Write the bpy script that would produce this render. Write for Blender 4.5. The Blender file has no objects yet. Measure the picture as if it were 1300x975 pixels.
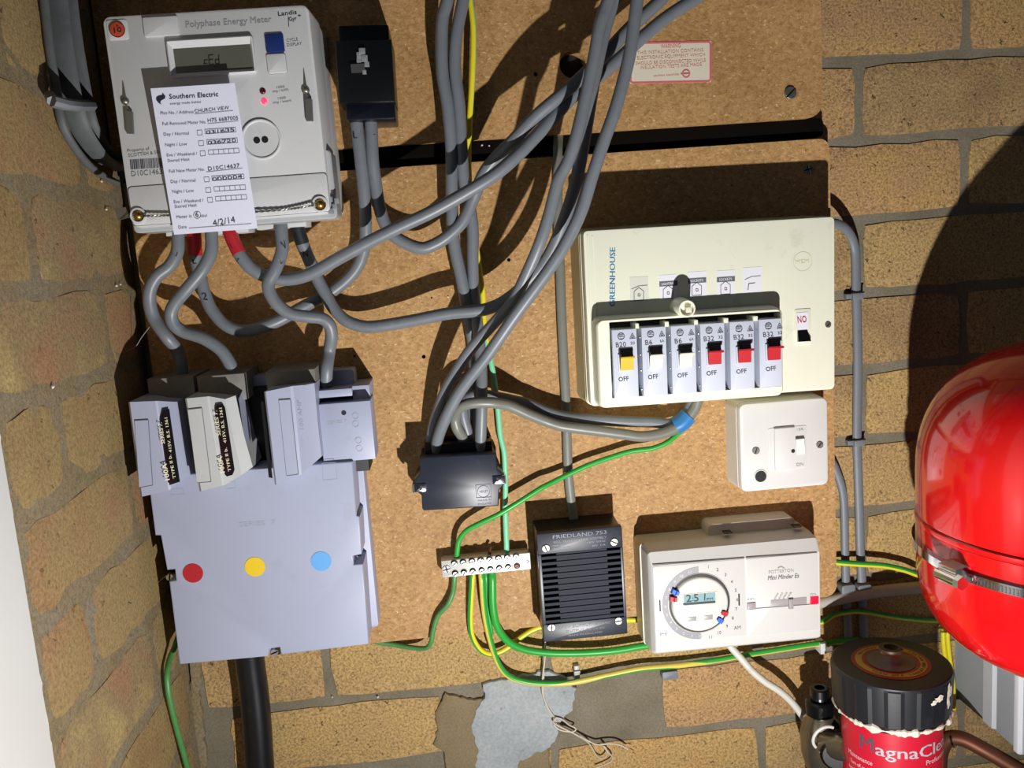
import bpy, bmesh, math, random
from math import sin, cos, pi, radians
from mathutils import Vector, Matrix, noise, geometry
random.seed(7)
S = bpy.context.scene
COL = S.collection

# ------------------------------------------------ camera, world, lamp, exposure
RW = Matrix(((0.99446048, -0.08351845, 0.06382017),      # rows: wall right, wall down, into the wall, in camera axes
             (0.07290206, 0.98543726, 0.15361864),
             (-0.07572076, -0.14811505, 0.98606709)))
FPX, DIST, CX, CY = 1105.1, 0.8483, 650.0, 487.5          # focal length in pixels of a 1300 wide frame, camera to wall
cam_data = bpy.data.cameras.new('camera')
cam_data.sensor_fit = 'HORIZONTAL'; cam_data.sensor_width = 36.0
cam_data.lens = FPX * 36.0 / 1300.0; cam_data.clip_start = 0.01; cam_data.clip_end = 20
cam = bpy.data.objects.new('camera', cam_data); COL.objects.link(cam)
def _w(v): return Vector((v[0], v[2], -v[1]))
rx, ry, rz = _w(RW.col[0]), -_w(RW.col[1]), -_w(RW.col[2])
m3 = Matrix((rx, ry, rz)).transposed()
cam.matrix_world = Matrix.Translation((0, -DIST, 0)) @ m3.to_4x4()
S.camera = cam

world = bpy.data.worlds.new('world'); S.world = world; world.use_nodes = True
bg = world.node_tree.nodes['Background']
bg.inputs['Color'].default_value = (0.62, 0.74, 1.0, 1); bg.inputs['Strength'].default_value = 0.045

lamp_data = bpy.data.lights.new('hand_lamp', 'AREA')      # a torch held low in front of the board, pointing up at it
lamp_data.shape = 'DISK'; lamp_data.size = 0.014
lamp_data.energy = 9.2; lamp_data.color = (1.0, 0.975, 0.95)
lamp = bpy.data.objects.new('hand_lamp', lamp_data); COL.objects.link(lamp)
lamp.location = (0.14, -0.65, -0.54)
lamp.rotation_euler = Vector((0.0, 0.45, 0.89)).to_track_quat('-Z', 'Y').to_euler()

S.view_settings.view_transform = 'Standard'; S.view_settings.look = 'None'
S.view_settings.gamma = 1.0; S.view_settings.use_curve_mapping = False
S.view_settings.exposure = 0.0

# ------------------------------------------------ measuring
def W(px, py, h):
    """point that the photograph shows at (px, py), h metres out from the brick wall"""
    d = RW @ Vector(((px - CX) / FPX, (py - CY) / FPX, 1.0))
    t = (DIST - h) / d.z
    return Vector((d.x * t, -h, -d.y * t))
def WX(px, py, X):
    """the same on a plane x = X (the left wall)"""
    d = RW @ Vector(((px - CX) / FPX, (py - CY) / FPX, 1.0))
    t = X / d.x
    return Vector((X, d.z * t - DIST, -d.y * t))
def mpp(px, py, h): return (W(px + 1, py, h) - W(px, py, h)).length

# ------------------------------------------------ materials
def srgb(c):
    if isinstance(c, str):
        c = [int(c[i:i + 2], 16) / 255 for i in (0, 2, 4)]
    return [(v / 12.92 if v <= 0.04045 else ((v + 0.055) / 1.055) ** 2.4) for v in c]
MATS = {}
def nd(nt, t, **kw):
    n = nt.nodes.new(t)
    for k, v in kw.items(): setattr(n, k, v)
    return n
def plastic(name, col, rough=0.45, metal=0.0, var=0.10, scale=60, bump=0.0, bscale=900, spec=0.5, emit=None, coat=0.0, trans=0.0, dirt=None):
    if name in MATS: return MATS[name]
    m = bpy.data.materials.new(name); m.use_nodes = True; nt = m.node_tree; b = nt.nodes['Principled BSDF']
    c = srgb(col)
    tc = nd(nt, 'ShaderNodeTexCoord'); nz = nd(nt, 'ShaderNodeTexNoise'); nz.inputs['Scale'].default_value = scale; nz.inputs['Detail'].default_value = 4
    nt.links.new(tc.outputs['Object'], nz.inputs['Vector'])
    mx = nd(nt, 'ShaderNodeMix', data_type='RGBA')
    mx.inputs['A'].default_value = [v * (1 - var) for v in c] + [1]
    mx.inputs['B'].default_value = [min(1, v * (1 + var)) for v in c] + [1]
    nt.links.new(nz.outputs['Fac'], mx.inputs['Factor'])
    out = mx.outputs['Result']
    if dirt:
        n2 = nd(nt, 'ShaderNodeTexNoise'); n2.inputs['Scale'].default_value = 45; n2.inputs['Detail'].default_value = 8; n2.inputs['Roughness'].default_value = .7
        r2 = nd(nt, 'ShaderNodeValToRGB'); r2.color_ramp.elements[0].position = .58; r2.color_ramp.elements[1].position = .80
        r2.color_ramp.elements[0].color = (0, 0, 0, 1); r2.color_ramp.elements[1].color = (dirt[1],) * 3 + (1,)
        m2 = nd(nt, 'ShaderNodeMix', data_type='RGBA'); m2.inputs['B'].default_value = srgb(dirt[0]) + [1]
        nt.links.new(tc.outputs['Object'], n2.inputs['Vector']); nt.links.new(n2.outputs['Fac'], r2.inputs['Fac'])
        nt.links.new(r2.outputs['Color'], m2.inputs['Factor']); nt.links.new(out, m2.inputs['A']); out = m2.outputs['Result']
    nt.links.new(out, b.inputs['Base Color'])
    b.inputs['Roughness'].default_value = rough; b.inputs['Metallic'].default_value = metal
    b.inputs['Specular IOR Level'].default_value = spec
    if coat: b.inputs['Coat Weight'].default_value = coat; b.inputs['Coat Roughness'].default_value = .04
    if trans: b.inputs['Transmission Weight'].default_value = trans
    if emit: b.inputs['Emission Color'].default_value = srgb(emit[0]) + [1]; b.inputs['Emission Strength'].default_value = emit[1]
    if bump:
        n3 = nd(nt, 'ShaderNodeTexNoise'); n3.inputs['Scale'].default_value = bscale
        bp = nd(nt, 'ShaderNodeBump'); bp.inputs['Strength'].default_value = bump; bp.inputs['Distance'].default_value = .001
        nt.links.new(tc.outputs['Object'], n3.inputs['Vector']); nt.links.new(n3.outputs['Fac'], bp.inputs['Height']); nt.links.new(bp.outputs['Normal'], b.inputs['Normal'])
    MATS[name] = m; return m
def ramp(nt, stops, interp='LINEAR'):
    r = nd(nt, 'ShaderNodeValToRGB'); e = r.color_ramp.elements; r.color_ramp.interpolation = interp
    while len(e) > 1: e.remove(e[-1])
    e[0].position = stops[0][0]; e[0].color = srgb(stops[0][1]) + [1]
    for p, c in stops[1:]:
        k = e.new(p); k.color = srgb(c) + [1]
    return r
def chipboard_mat():
    m = bpy.data.materials.new('chipboard'); m.use_nodes = True; nt = m.node_tree; b = nt.nodes['Principled BSDF']; L = nt.links.new
    tc = nd(nt, 'ShaderNodeTexCoord')
    mp = nd(nt, 'ShaderNodeMapping'); mp.inputs['Scale'].default_value = (1, 1, 1.35)
    L(tc.outputs['Object'], mp.inputs['Vector'])
    nz = nd(nt, 'ShaderNodeTexNoise'); nz.inputs['Scale'].default_value = 260; nz.inputs['Detail'].default_value = 6; nz.inputs['Distortion'].default_value = .8
    L(mp.outputs['Vector'], nz.inputs['Vector'])
    vo = nd(nt, 'ShaderNodeTexVoronoi'); vo.inputs['Scale'].default_value = 300; vo.inputs['Randomness'].default_value = 1
    ad = nd(nt, 'ShaderNodeVectorMath', operation='MULTIPLY_ADD'); ad.inputs[1].default_value = (.01, .01, .01)
    L(nz.outputs['Color'], ad.inputs[0]); L(mp.outputs['Vector'], ad.inputs[2]); L(ad.outputs['Vector'], vo.inputs['Vector'])
    r1 = ramp(nt, [(0, '8E6A3C'), (.30, 'AE8350'), (.55, 'BD9560'), (.80, 'C9A06C'), (.93, 'D8B280'), (1, 'F0D4A4')])
    L(vo.outputs['Color'], r1.inputs['Fac'])
    r2 = ramp(nt, [(.25, '82603A'), (.5, 'B68D58'), (.75, 'D0AA76')]); L(nz.outputs['Fac'], r2.inputs['Fac'])
    mx = nd(nt, 'ShaderNodeMix', data_type='RGBA'); mx.inputs['Factor'].default_value = .62
    L(r1.outputs['Color'], mx.inputs['A']); L(r2.outputs['Color'], mx.inputs['B'])
    # sparse dark chips
    v2 = nd(nt, 'ShaderNodeTexVoronoi'); v2.inputs['Scale'].default_value = 95; L(ad.outputs['Vector'], v2.inputs['Vector'])
    r3 = nd(nt, 'ShaderNodeValToRGB'); r3.color_ramp.elements[0].position = .06; r3.color_ramp.elements[0].color = (.8,) * 3 + (1,); r3.color_ramp.elements[1].position = .13; r3.color_ramp.elements[1].color = (0, 0, 0, 1)
    L(v2.outputs['Distance'], r3.inputs['Fac'])
    m3_ = nd(nt, 'ShaderNodeMix', data_type='RGBA'); m3_.inputs['B'].default_value = srgb('6B4622') + [1]
    L(r3.outputs['Color'], m3_.inputs['Factor']); L(mx.outputs['Result'], m3_.inputs['A'])
    # small pale flakes
    v5 = nd(nt, 'ShaderNodeTexVoronoi'); v5.inputs['Scale'].default_value = 190
    mq = nd(nt, 'ShaderNodeMapping'); mq.inputs['Scale'].default_value = (1, 1, 1.9); mq.inputs['Rotation'].default_value = (0, .6, 0); L(ad.outputs['Vector'], mq.inputs['Vector']); L(mq.outputs['Vector'], v5.inputs['Vector'])
    s5 = nd(nt, 'ShaderNodeSeparateColor'); L(v5.outputs['Color'], s5.inputs['Color'])
    g5 = nd(nt, 'ShaderNodeMath', operation='GREATER_THAN'); g5.inputs[1].default_value = .80; L(s5.outputs['Red'], g5.inputs[0])
    l5 = nd(nt, 'ShaderNodeMath', operation='LESS_THAN'); l5.inputs[1].default_value = .26; L(v5.outputs['Distance'], l5.inputs[0])
    t5 = nd(nt, 'ShaderNodeMath', operation='MULTIPLY'); L(g5.outputs[0], t5.inputs[0]); L(l5.outputs[0], t5.inputs[1])
    k5 = nd(nt, 'ShaderNodeMath', operation='MULTIPLY'); k5.inputs[1].default_value = .75; L(t5.outputs[0], k5.inputs[0])
    m5 = nd(nt, 'ShaderNodeMix', data_type='RGBA'); m5.inputs['B'].default_value = srgb('E8CDA0') + [1]; L(k5.outputs[0], m5.inputs['Factor']); L(m3_.outputs['Result'], m5.inputs['A']); m3_ = m5
    # broad staining
    n4 = nd(nt, 'ShaderNodeTexNoise'); n4.inputs['Scale'].default_value = 9; n4.inputs['Detail'].default_value = 5; L(tc.outputs['Object'], n4.inputs['Vector'])
    m4 = nd(nt, 'ShaderNodeMix', data_type='RGBA', blend_type='MULTIPLY'); m4.inputs['Factor'].default_value = 1
    r4 = nd(nt, 'ShaderNodeValToRGB'); r4.color_ramp.elements[0].position = .3; r4.color_ramp.elements[0].color = (.78, .76, .74, 1); r4.color_ramp.elements[1].position = .7; r4.color_ramp.elements[1].color = (1, 1, 1, 1)
    L(n4.outputs['Fac'], r4.inputs['Fac']); L(m3_.outputs['Result'], m4.inputs['A']); L(r4.outputs['Color'], m4.inputs['B'])
    L(m4.outputs['Result'], b.inputs['Base Color'])
    bp = nd(nt, 'ShaderNodeBump'); bp.inputs['Strength'].default_value = .35; bp.inputs['Distance'].default_value = .0005
    L(vo.outputs['Distance'], bp.inputs['Height']); L(bp.outputs['Normal'], b.inputs['Normal'])
    b.inputs['Roughness'].default_value = .62; b.inputs['Specular IOR Level'].default_value = .35
    return m
def masonry_mat(name, stops, mott, sc=1.0, pits=1.0, bump=1.0, rnd=.5):
    """buff brick: per brick colour, mottling, sandy grain and pits"""
    m = bpy.data.materials.new(name); m.use_nodes = True; nt = m.node_tree; b = nt.nodes['Principled BSDF']; L = nt.links.new
    geo = nd(nt, 'ShaderNodeNewGeometry'); oi = nd(nt, 'ShaderNodeObjectInfo')
    P = geo.outputs['Position']
    n1 = nd(nt, 'ShaderNodeTexNoise'); n1.inputs['Scale'].default_value = 22 * sc; n1.inputs['Detail'].default_value = 5; L(P, n1.inputs['Vector'])
    ma = nd(nt, 'ShaderNodeMath', operation='MULTIPLY_ADD'); ma.inputs[1].default_value = rnd; L(oi.outputs['Random'], ma.inputs[0])
    mb = nd(nt, 'ShaderNodeMath', operation='MULTIPLY_ADD'); mb.inputs[1].default_value = 1 - rnd; mb.inputs[2].default_value = 0; L(n1.outputs['Fac'], mb.inputs[0]); L(mb.outputs[0], ma.inputs[2])
    r1 = ramp(nt, stops); L(ma.outputs[0], r1.inputs['Fac'])
    n2 = nd(nt, 'ShaderNodeTexNoise'); n2.inputs['Scale'].default_value = 420 * sc; n2.inputs['Detail'].default_value = 5; n2.inputs['Roughness'].default_value = .7; L(P, n2.inputs['Vector'])
    r2 = nd(nt, 'ShaderNodeValToRGB'); r2.color_ramp.elements[0].position = .34; r2.color_ramp.elements[0].color = (1 - .62 * mott,) * 3 + (1,); r2.color_ramp.elements[1].position = .60; r2.color_ramp.elements[1].color = (1.12,) * 3 + (1,)
    e_ = r2.color_ramp.elements.new(.44); e_.color = (1 - .30 * mott,) * 3 + (1,)
    L(n2.outputs['Fac'], r2.inputs['Fac'])
    mx = nd(nt, 'ShaderNodeMix', data_type='RGBA', blend_type='MULTIPLY'); mx.inputs['Factor'].default_value = 1
    L(r1.outputs['Color'], mx.inputs['A']); L(r2.outputs['Color'], mx.inputs['B'])
    vo = nd(nt, 'ShaderNodeTexVoronoi'); vo.inputs['Scale'].default_value = 75 * sc
    n3 = nd(nt, 'ShaderNodeTexNoise'); n3.inputs['Scale'].default_value = 240; L(P, n3.inputs['Vector'])
    ad = nd(nt, 'ShaderNodeVectorMath', operation='MULTIPLY_ADD'); ad.inputs[1].default_value = (.012,) * 3
    L(n3.outputs['Color'], ad.inputs[0]); L(P, ad.inputs[2]); L(ad.outputs['Vector'], vo.inputs['Vector'])
    r3 = nd(nt, 'ShaderNodeValToRGB'); r3.color_ramp.elements[0].position = .05; r3.color_ramp.elements[0].color = (.75 * pits,) * 3 + (1,); r3.color_ramp.elements[1].position = .15; r3.color_ramp.elements[1].color = (0, 0, 0, 1)
    L(vo.outputs['Distance'], r3.inputs['Fac'])
    mp = nd(nt, 'ShaderNodeMix', data_type='RGBA'); mp.inputs['B'].default_value = srgb('3A2C1A') + [1]
    L(r3.outputs['Color'], mp.inputs['Factor']); L(mx.outputs['Result'], mp.inputs['A']); L(mp.outputs['Result'], b.inputs['Base Color'])
    sb = nd(nt, 'ShaderNodeMath', operation='SUBTRACT'); L(n2.outputs['Fac'], sb.inputs[0]); L(r3.outputs['Color'], sb.inputs[1])
    bp = nd(nt, 'ShaderNodeBump'); bp.inputs['Strength'].default_value = .8 * bump; bp.inputs['Distance'].default_value = .0016
    L(sb.outputs[0], bp.inputs['Height']); L(bp.outputs['Normal'], b.inputs['Normal'])
    b.inputs['Roughness'].default_value = .9; b.inputs['Specular IOR Level'].default_value = .2
    return m
M_chip = chipboard_mat()
M_brick = masonry_mat('buff_brick', [(.15, '987C5A'), (.34, 'BC9C6C'), (.48, 'C4A46C'), (.62, 'C6A068'), (.76, 'BE986C'), (.90, 'B48C6C')], 1.0)
M_brickl = masonry_mat('smeared_brick', [(.15, '937450'), (.33, 'A08A5E'), (.47, 'A0865C'), (.60, 'A27C5C'), (.72, '988460'), (.85, 'B5A06A')], .55, sc=.8, pits=.7, bump=.7, rnd=.45)
M_mortar = masonry_mat('mortar', [(.2, '6A6454'), (.5, '7C7462'), (.8, '8A8172')], .30, sc=1.0, pits=.25, bump=.45, rnd=0)
M_mortarl = masonry_mat('smeared_mortar', [(.2, '7A6C50'), (.45, '8C7C5E'), (.8, '8E8572')], .5, sc=.8, pits=.5, bump=.8, rnd=0)
M_cement = masonry_mat('cement', [(.2, '8F9496'), (.5, 'A0A6A8'), (.62, 'A5AAAB'), (.8, '948C7C')], .16, sc=.7, pits=.5, bump=.4, rnd=0)
M_brownm = masonry_mat('brown_mortar', [(.2, '77694C'), (.5, '84755A'), (.8, '8B7D62')], .2, sc=1, pits=.2, bump=.5, rnd=0)
GREY = plastic('grey_pvc', '6E747A', .42, var=.12, scale=120, dirt=('4A4A46', .5))
GREYW = plastic('warm_grey_pvc', '74756E', .40, var=.12, scale=120, dirt=('55524A', .6))
GREYF = plastic('flat_grey_pvc', '74797F', .5, var=.1, scale=90, dirt=('5A574F', .5))
WHITE = plastic('white_plastic', 'DADBD8', .38, var=.03, scale=30, dirt=('A8A595', .25))
METERW = plastic('meter_plastic', 'C9CBCC', .45, var=.03, scale=30, bump=.08, bscale=2500, dirt=('9A9A94', .35))
CREAM = plastic('cream_plastic', 'E4E5D0', .42, var=.03, scale=25, dirt=('9A9270', .4))
CREAMD = plastic('cream_plastic_old', 'CFC9A0', .42, var=.06, scale=25, dirt=('8A8260', .5))
CUTG = plastic('grey_bakelite', 'A0A6BC', .45, var=.03, scale=20, dirt=('888D96', .4))
CUTW = plastic('worn_pale_bakelite', 'B3B5B5', .5, var=.06, scale=40, dirt=('8A867A', .6))
BLACK = plastic('black_plastic', '0B0C0E', .3, var=.2, scale=60)
BLACKM = plastic('matt_black', '0C0D0E', .6, var=.2)
BLUEBLK = plastic('blue_black_bakelite', '1E2432', .38, var=.15, scale=60, dirt=('4A5060', .4))
STEEL = plastic('steel', '9A9A96', .42, metal=1.0, var=.1)
DULLST = plastic('dull_steel', '8F8D86', .45, metal=.9, var=.2, dirt=('4A463C', .6))
BRASS = plastic('brass', 'A88A4E', .35, metal=1.0, var=.15)
CHROME = plastic('chrome', 'D8D8DA', .12, metal=1.0, var=.05)
COPPER = plastic('copper', '6E4430', .5, metal=.6, var=.2, dirt=('5E4030', .6))
GREEN = plastic('green_pvc', '2FA03C', .35, var=.08)
DGREEN = plastic('dull_green_pvc', '4E8A4C', .4, var=.15, scale=150, dirt=('3A4A34', .6))
PGREEN = plastic('pale_green_pvc', '7FCFA4', .38, var=.06)
YELLOW = plastic('yellow_pvc', 'E3D32A', .35, var=.06)
YELLOWD = plastic('soft_yellow_pvc', 'D8C65A', .38, var=.06)
REDT = plastic('red_tape', 'B01C26', .4, var=.1)
BLKT = plastic('black_tape', '1C2228', .4, var=.1)
BLUET = plastic('blue_tape', '2C74B0', .35, var=.1)
INK = plastic('dark_ink', '1E2230', .6, var=.05)
GINK = plastic('grey_ink', '8B8E92', .6, var=.05)
MINK = plastic('mid_grey_ink', '5E6268', .6, var=.05)
PINK_INK = plastic('red_print', 'D0626E', .6, var=.05)
PINK_L = plastic('faded_red_print', 'D08F84', .6, var=.05)
BLUEINK = plastic('blue_marker', '1F78A8', .6, var=.15, scale=300)
REDP = plastic('red_plastic', 'B01E26', .35, var=.05)
BLUEP = plastic('blue_plastic', '2A62C8', .35, var=.05)
NAVY = plastic('navy_plastic', '1A2F6B', .35, var=.05)
YELP = plastic('yellow_plastic', 'CFA616', .35, var=.05)
MCBW = plastic('pale_blue_white_plastic', 'C6CCDA', .4, var=.02)
IVORY = plastic('ivory_plastic', 'E2DCC6', .35, var=.03)

# ------------------------------------------------ mesh builder
def rr(x0, x1, z0, z1, r=0.0, n=4):
    """rounded rectangle outline, counter-clockwise seen from the front"""
    r = min(r, (x1 - x0) / 2 - 1e-6, (z1 - z0) / 2 - 1e-6)
    if r <= 1e-6: return [(x0, z0), (x1, z0), (x1, z1), (x0, z1)]
    o = []
    for cx, cz, a in ((x1 - r, z0 + r, -pi / 2), (x1 - r, z1 - r, 0), (x0 + r, z1 - r, pi / 2), (x0 + r, z0 + r, pi)):
        for k in range(n + 1):
            t = a + k * pi / 2 / n; o.append((cx + r * cos(t), cz + r * sin(t)))
    return o
def circ(cx, cz, r, n=20, a0=0): return [(cx + r * cos(a0 + 2 * pi * k / n), cz + r * sin(a0 + 2 * pi * k / n)) for k in range(n)]
def inset(o, d):
    n = len(o); res = []
    for i in range(n):
        a, b, c = o[i - 1], o[i], o[(i + 1) % n]
        e1 = Vector((b[0] - a[0], b[1] - a[1])); e2 = Vector((c[0] - b[0], c[1] - b[1]))
        if e1.length < 1e-9 or e2.length < 1e-9: res.append(b); continue
        n1 = Vector((-e1.y, e1.x)).normalized(); n2 = Vector((-e2.y, e2.x)).normalized()
        s = n1 + n2; k = s.length_squared
        if k < .2: res.append(b); continue
        v = s * (2 * d / k)
        res.append((b[0] + v.x, b[1] + v.y))
    return res
class MB:
    def __init__(s): s.v = []; s.f = []; s.m = []; s.mi = 0
    def add(s, vs, fs, mi=None):
        k = len(s.v); s.v += [tuple(v) for v in vs]
        for f in fs: s.f.append([i + k for i in f]); s.m.append(s.mi if mi is None else mi)
    def loft(s, outs, ys, front=True, back=True):
        """outs: outlines (x,z), same count; ys: y of each, from back to front"""
        n = len(outs[0]); vs = []; fs = []
        for o, y in zip(outs, ys): vs += [(p[0], y, p[1]) for p in o]
        for k in range(len(outs) - 1):
            a, b = k * n, (k + 1) * n
            for i in range(n):
                j = (i + 1) % n; fs.append([a + i, a + j, b + j, b + i])
        if back: fs.append(list(range(n))[::-1])
        if front: fs.append([(len(outs) - 1) * n + i for i in range(n)])
        s.add(vs, fs); return s
    def prism(s, o, yb, yf, bev=0.0, steps=2, draft=0.0):
        """outline o at the front-ish; yb back, yf front (more negative = nearer)"""
        if yf > yb: yf, yb = yb, yf
        base = inset(o, -draft) if draft else o
        if bev <= 0: return s.loft([base, o], [yb, yf])
        outs = [base]; ys = [yb]
        for k in range(steps + 1):
            t = k / steps * pi / 2
            outs.append(inset(o, bev * (1 - cos(t)))); ys.append(yf + bev * (1 - sin(t)))
        return s.loft(outs, ys)
    def box(s, x0, x1, z0, z1, yb, yf, r=0, bev=0, draft=0):
        if r <= bev * 1.3: r = 0
        return s.prism(rr(x0, x1, z0, z1, r), yb, yf, bev, 2, draft)
    def cyl(s, cx, cz, r, yb, yf, n=18, bev=0): return s.prism(circ(cx, cz, r, n), yb, yf, bev)
    def dome(s, cx, cz, r, y0, hgt, n=16, st=4):
        outs = []; ys = []
        for k in range(st + 1):
            t = k / st * pi / 2 * .96; outs.append(circ(cx, cz, r * cos(t), n)); ys.append(y0 - hgt * sin(t))
        return s.loft(outs, ys)
    def hexa(s, p):
        """8 points: back quad 0-3 and front quad 4-7, both counter-clockwise seen from the front"""
        s.add(p, [[3, 2, 1, 0], [4, 5, 6, 7], [0, 1, 5, 4], [1, 2, 6, 5], [2, 3, 7, 6], [3, 0, 4, 7]]); return s
    def lathe(s, prof, origin, axis=Vector((0, 0, 1)), n=32, caps=True, rib=None):
        """prof: (radius, height) list"""
        ax = axis.normalized(); u = ax.orthogonal().normalized() if abs(ax.z) < .99 else Vector((1, 0, 0)); w = ax.cross(u); o = Vector(origin)
        vs = []; fs = []
        for j, (r, hh) in enumerate(prof):
            for i in range(n):
                t = 2 * pi * i / n; q = r * (rib(j, i) if rib else 1)
                vs.append(o + ax * hh + (u * cos(t) + w * sin(t)) * q)
        for j in range(len(prof) - 1):
            for i in range(n):
                k = (i + 1) % n; fs.append([j * n + i, j * n + k, (j + 1) * n + k, (j + 1) * n + i])
        if caps: fs += [list(range(n))[::-1], [(len(prof) - 1) * n + i for i in range(n)]]
        s.add(vs, fs); return s
    def tube(s, pts, rx_, rz_=None, n=12, caps=True, mfun=None, twist=0.0, closed=False):
        rz_ = rz_ or rx_; N = len(pts); vs = []; fs = []; ms = []; prev = None; ln = 0
        for k, p in enumerate(pts):
            a = pts[k - 1] if (k > 0 or closed) else p
            b = pts[(k + 1) % N] if (k < N - 1 or closed) else p
            t = (b - a).normalized()
            if prev is None:
                nrm = Vector((0, -1, 0)) if abs(t.y) < .95 else Vector((1, 0, 0))
            else: nrm = prev
            if rx_ != rz_ and abs(t.y) < .95: nrm = Vector((0, -1, 0)) * .3 + nrm * .7
            nrm = (nrm - t * nrm.dot(t)).normalized(); prev = nrm; side = t.cross(nrm)
            if k: ln += (p - pts[k - 1]).length
            ra = rx_(k / (N - 1)) if callable(rx_) else rx_; rb = rz_(k / (N - 1)) if callable(rz_) else rz_
            for i in range(n):
                q = 2 * pi * i / n + (twist(ln) if callable(twist) else twist * ln); vs.append(p + side * (ra * cos(q)) + nrm * (rb * sin(q)))
        M = N if closed else N - 1
        for k in range(M):
            for i in range(n):
                j = (i + 1) % n; kk = (k + 1) % N; fs.append([k * n + i, kk * n + i, kk * n + j, k * n + j]); ms.append(mfun(i, n) if mfun else s.mi)
        if caps and not closed: fs += [list(range(n)), [(N - 1) * n + i for i in range(n)][::-1]]; ms += [s.mi, s.mi]
        k0 = len(s.v); s.v += [tuple(v) for v in vs]; s.f += [[i + k0 for i in f] for f in fs]; s.m += ms
        return s
    def build(s, name, mat, parent=None, smooth=35, label=None):
        me = bpy.data.meshes.new(name); me.from_pydata(s.v, [], s.f); 
        mats = mat if isinstance(mat, (list, tuple)) else [mat]
        for m in mats: me.materials.append(m)
        me.polygons.foreach_set('material_index', [min(i, len(mats) - 1) for i in s.m])
        bm = bmesh.new(); bm.from_mesh(me); bmesh.ops.recalc_face_normals(bm, faces=bm.faces); bm.to_mesh(me); bm.free()
        if smooth:
            ar = [p.area for p in me.polygons]; lim = 8 * sum(ar) / len(ar)
            me.polygons.foreach_set('use_smooth', [len(p.vertices) <= 4 and p.area < lim for p in me.polygons]); me.set_sharp_from_angle(angle=radians(smooth))
        me.update()
        o = bpy.data.objects.new(name, me); COL.objects.link(o)
        if parent: o.parent = parent
        if label: o['label'] = label
        return o
def tag(o, label, cat, group=None):
    o['label'] = label; o['category'] = cat
    if group: o['group'] = group
    return o
def struct(o): o['kind'] = 'structure'; return o
def stuff(o): o['kind'] = 'stuff'; return o
def spline(pts, seg=7):
    P = [pts[0] * 2 - pts[1]] + list(pts) + [pts[-1] * 2 - pts[-2]]; out = []
    for i in range(1, len(P) - 2):
        a, b, c, d = P[i - 1:i + 3]
        # centripetal-ish: limit tangents by the chord so the curve never overshoots
        ch = (c - b).length; m1 = (c - a) * .5; m2 = (d - b) * .5
        if m1.length > ch: m1 = m1.normalized() * ch
        if m2.length > ch: m2 = m2.normalized() * ch
        for k in range(seg):
            t = k / seg; t2 = t * t; t3 = t2 * t
            out.append(b * (2 * t3 - 3 * t2 + 1) + m1 * (t3 - 2 * t2 + t) + c * (-2 * t3 + 3 * t2) + m2 * (t3 - t2))
    out.append(P[-2]); return out

# ------------------------------------------------ text: flat print made of real faces
TXT = {}
def text_mesh(s, bold):
    if (s, bold) in TXT: return TXT[(s, bold)]
    cu = bpy.data.curves.new('print', 'FONT'); cu.body = s; cu.size = 1.0; cu.resolution_u = 2; cu.fill_mode = 'FRONT'; cu.offset = 0.0
    ob = bpy.data.objects.new('print', cu); COL.objects.link(ob)
    dg = bpy.context.evaluated_depsgraph_get(); me = bpy.data.meshes.new_from_object(ob.evaluated_get(dg))
    vs = [tuple(v.co) for v in me.vertices]; fs = [list(p.vertices) for p in me.polygons]
    bpy.data.objects.remove(ob); bpy.data.curves.remove(cu); bpy.data.meshes.remove(me)
    if bold and vs:                                       # heavier strokes: the outline twice, a little apart
        n = len(vs); d = .028
        vs = [(x - d / 2, y, 0) for x, y, z in vs] + [(x + d / 2, y, .00006) for x, y, z in vs]; fs = fs + [[i + n for i in f] for f in fs]
    TXT[(s, bold)] = (vs, fs); return vs, fs
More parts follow.
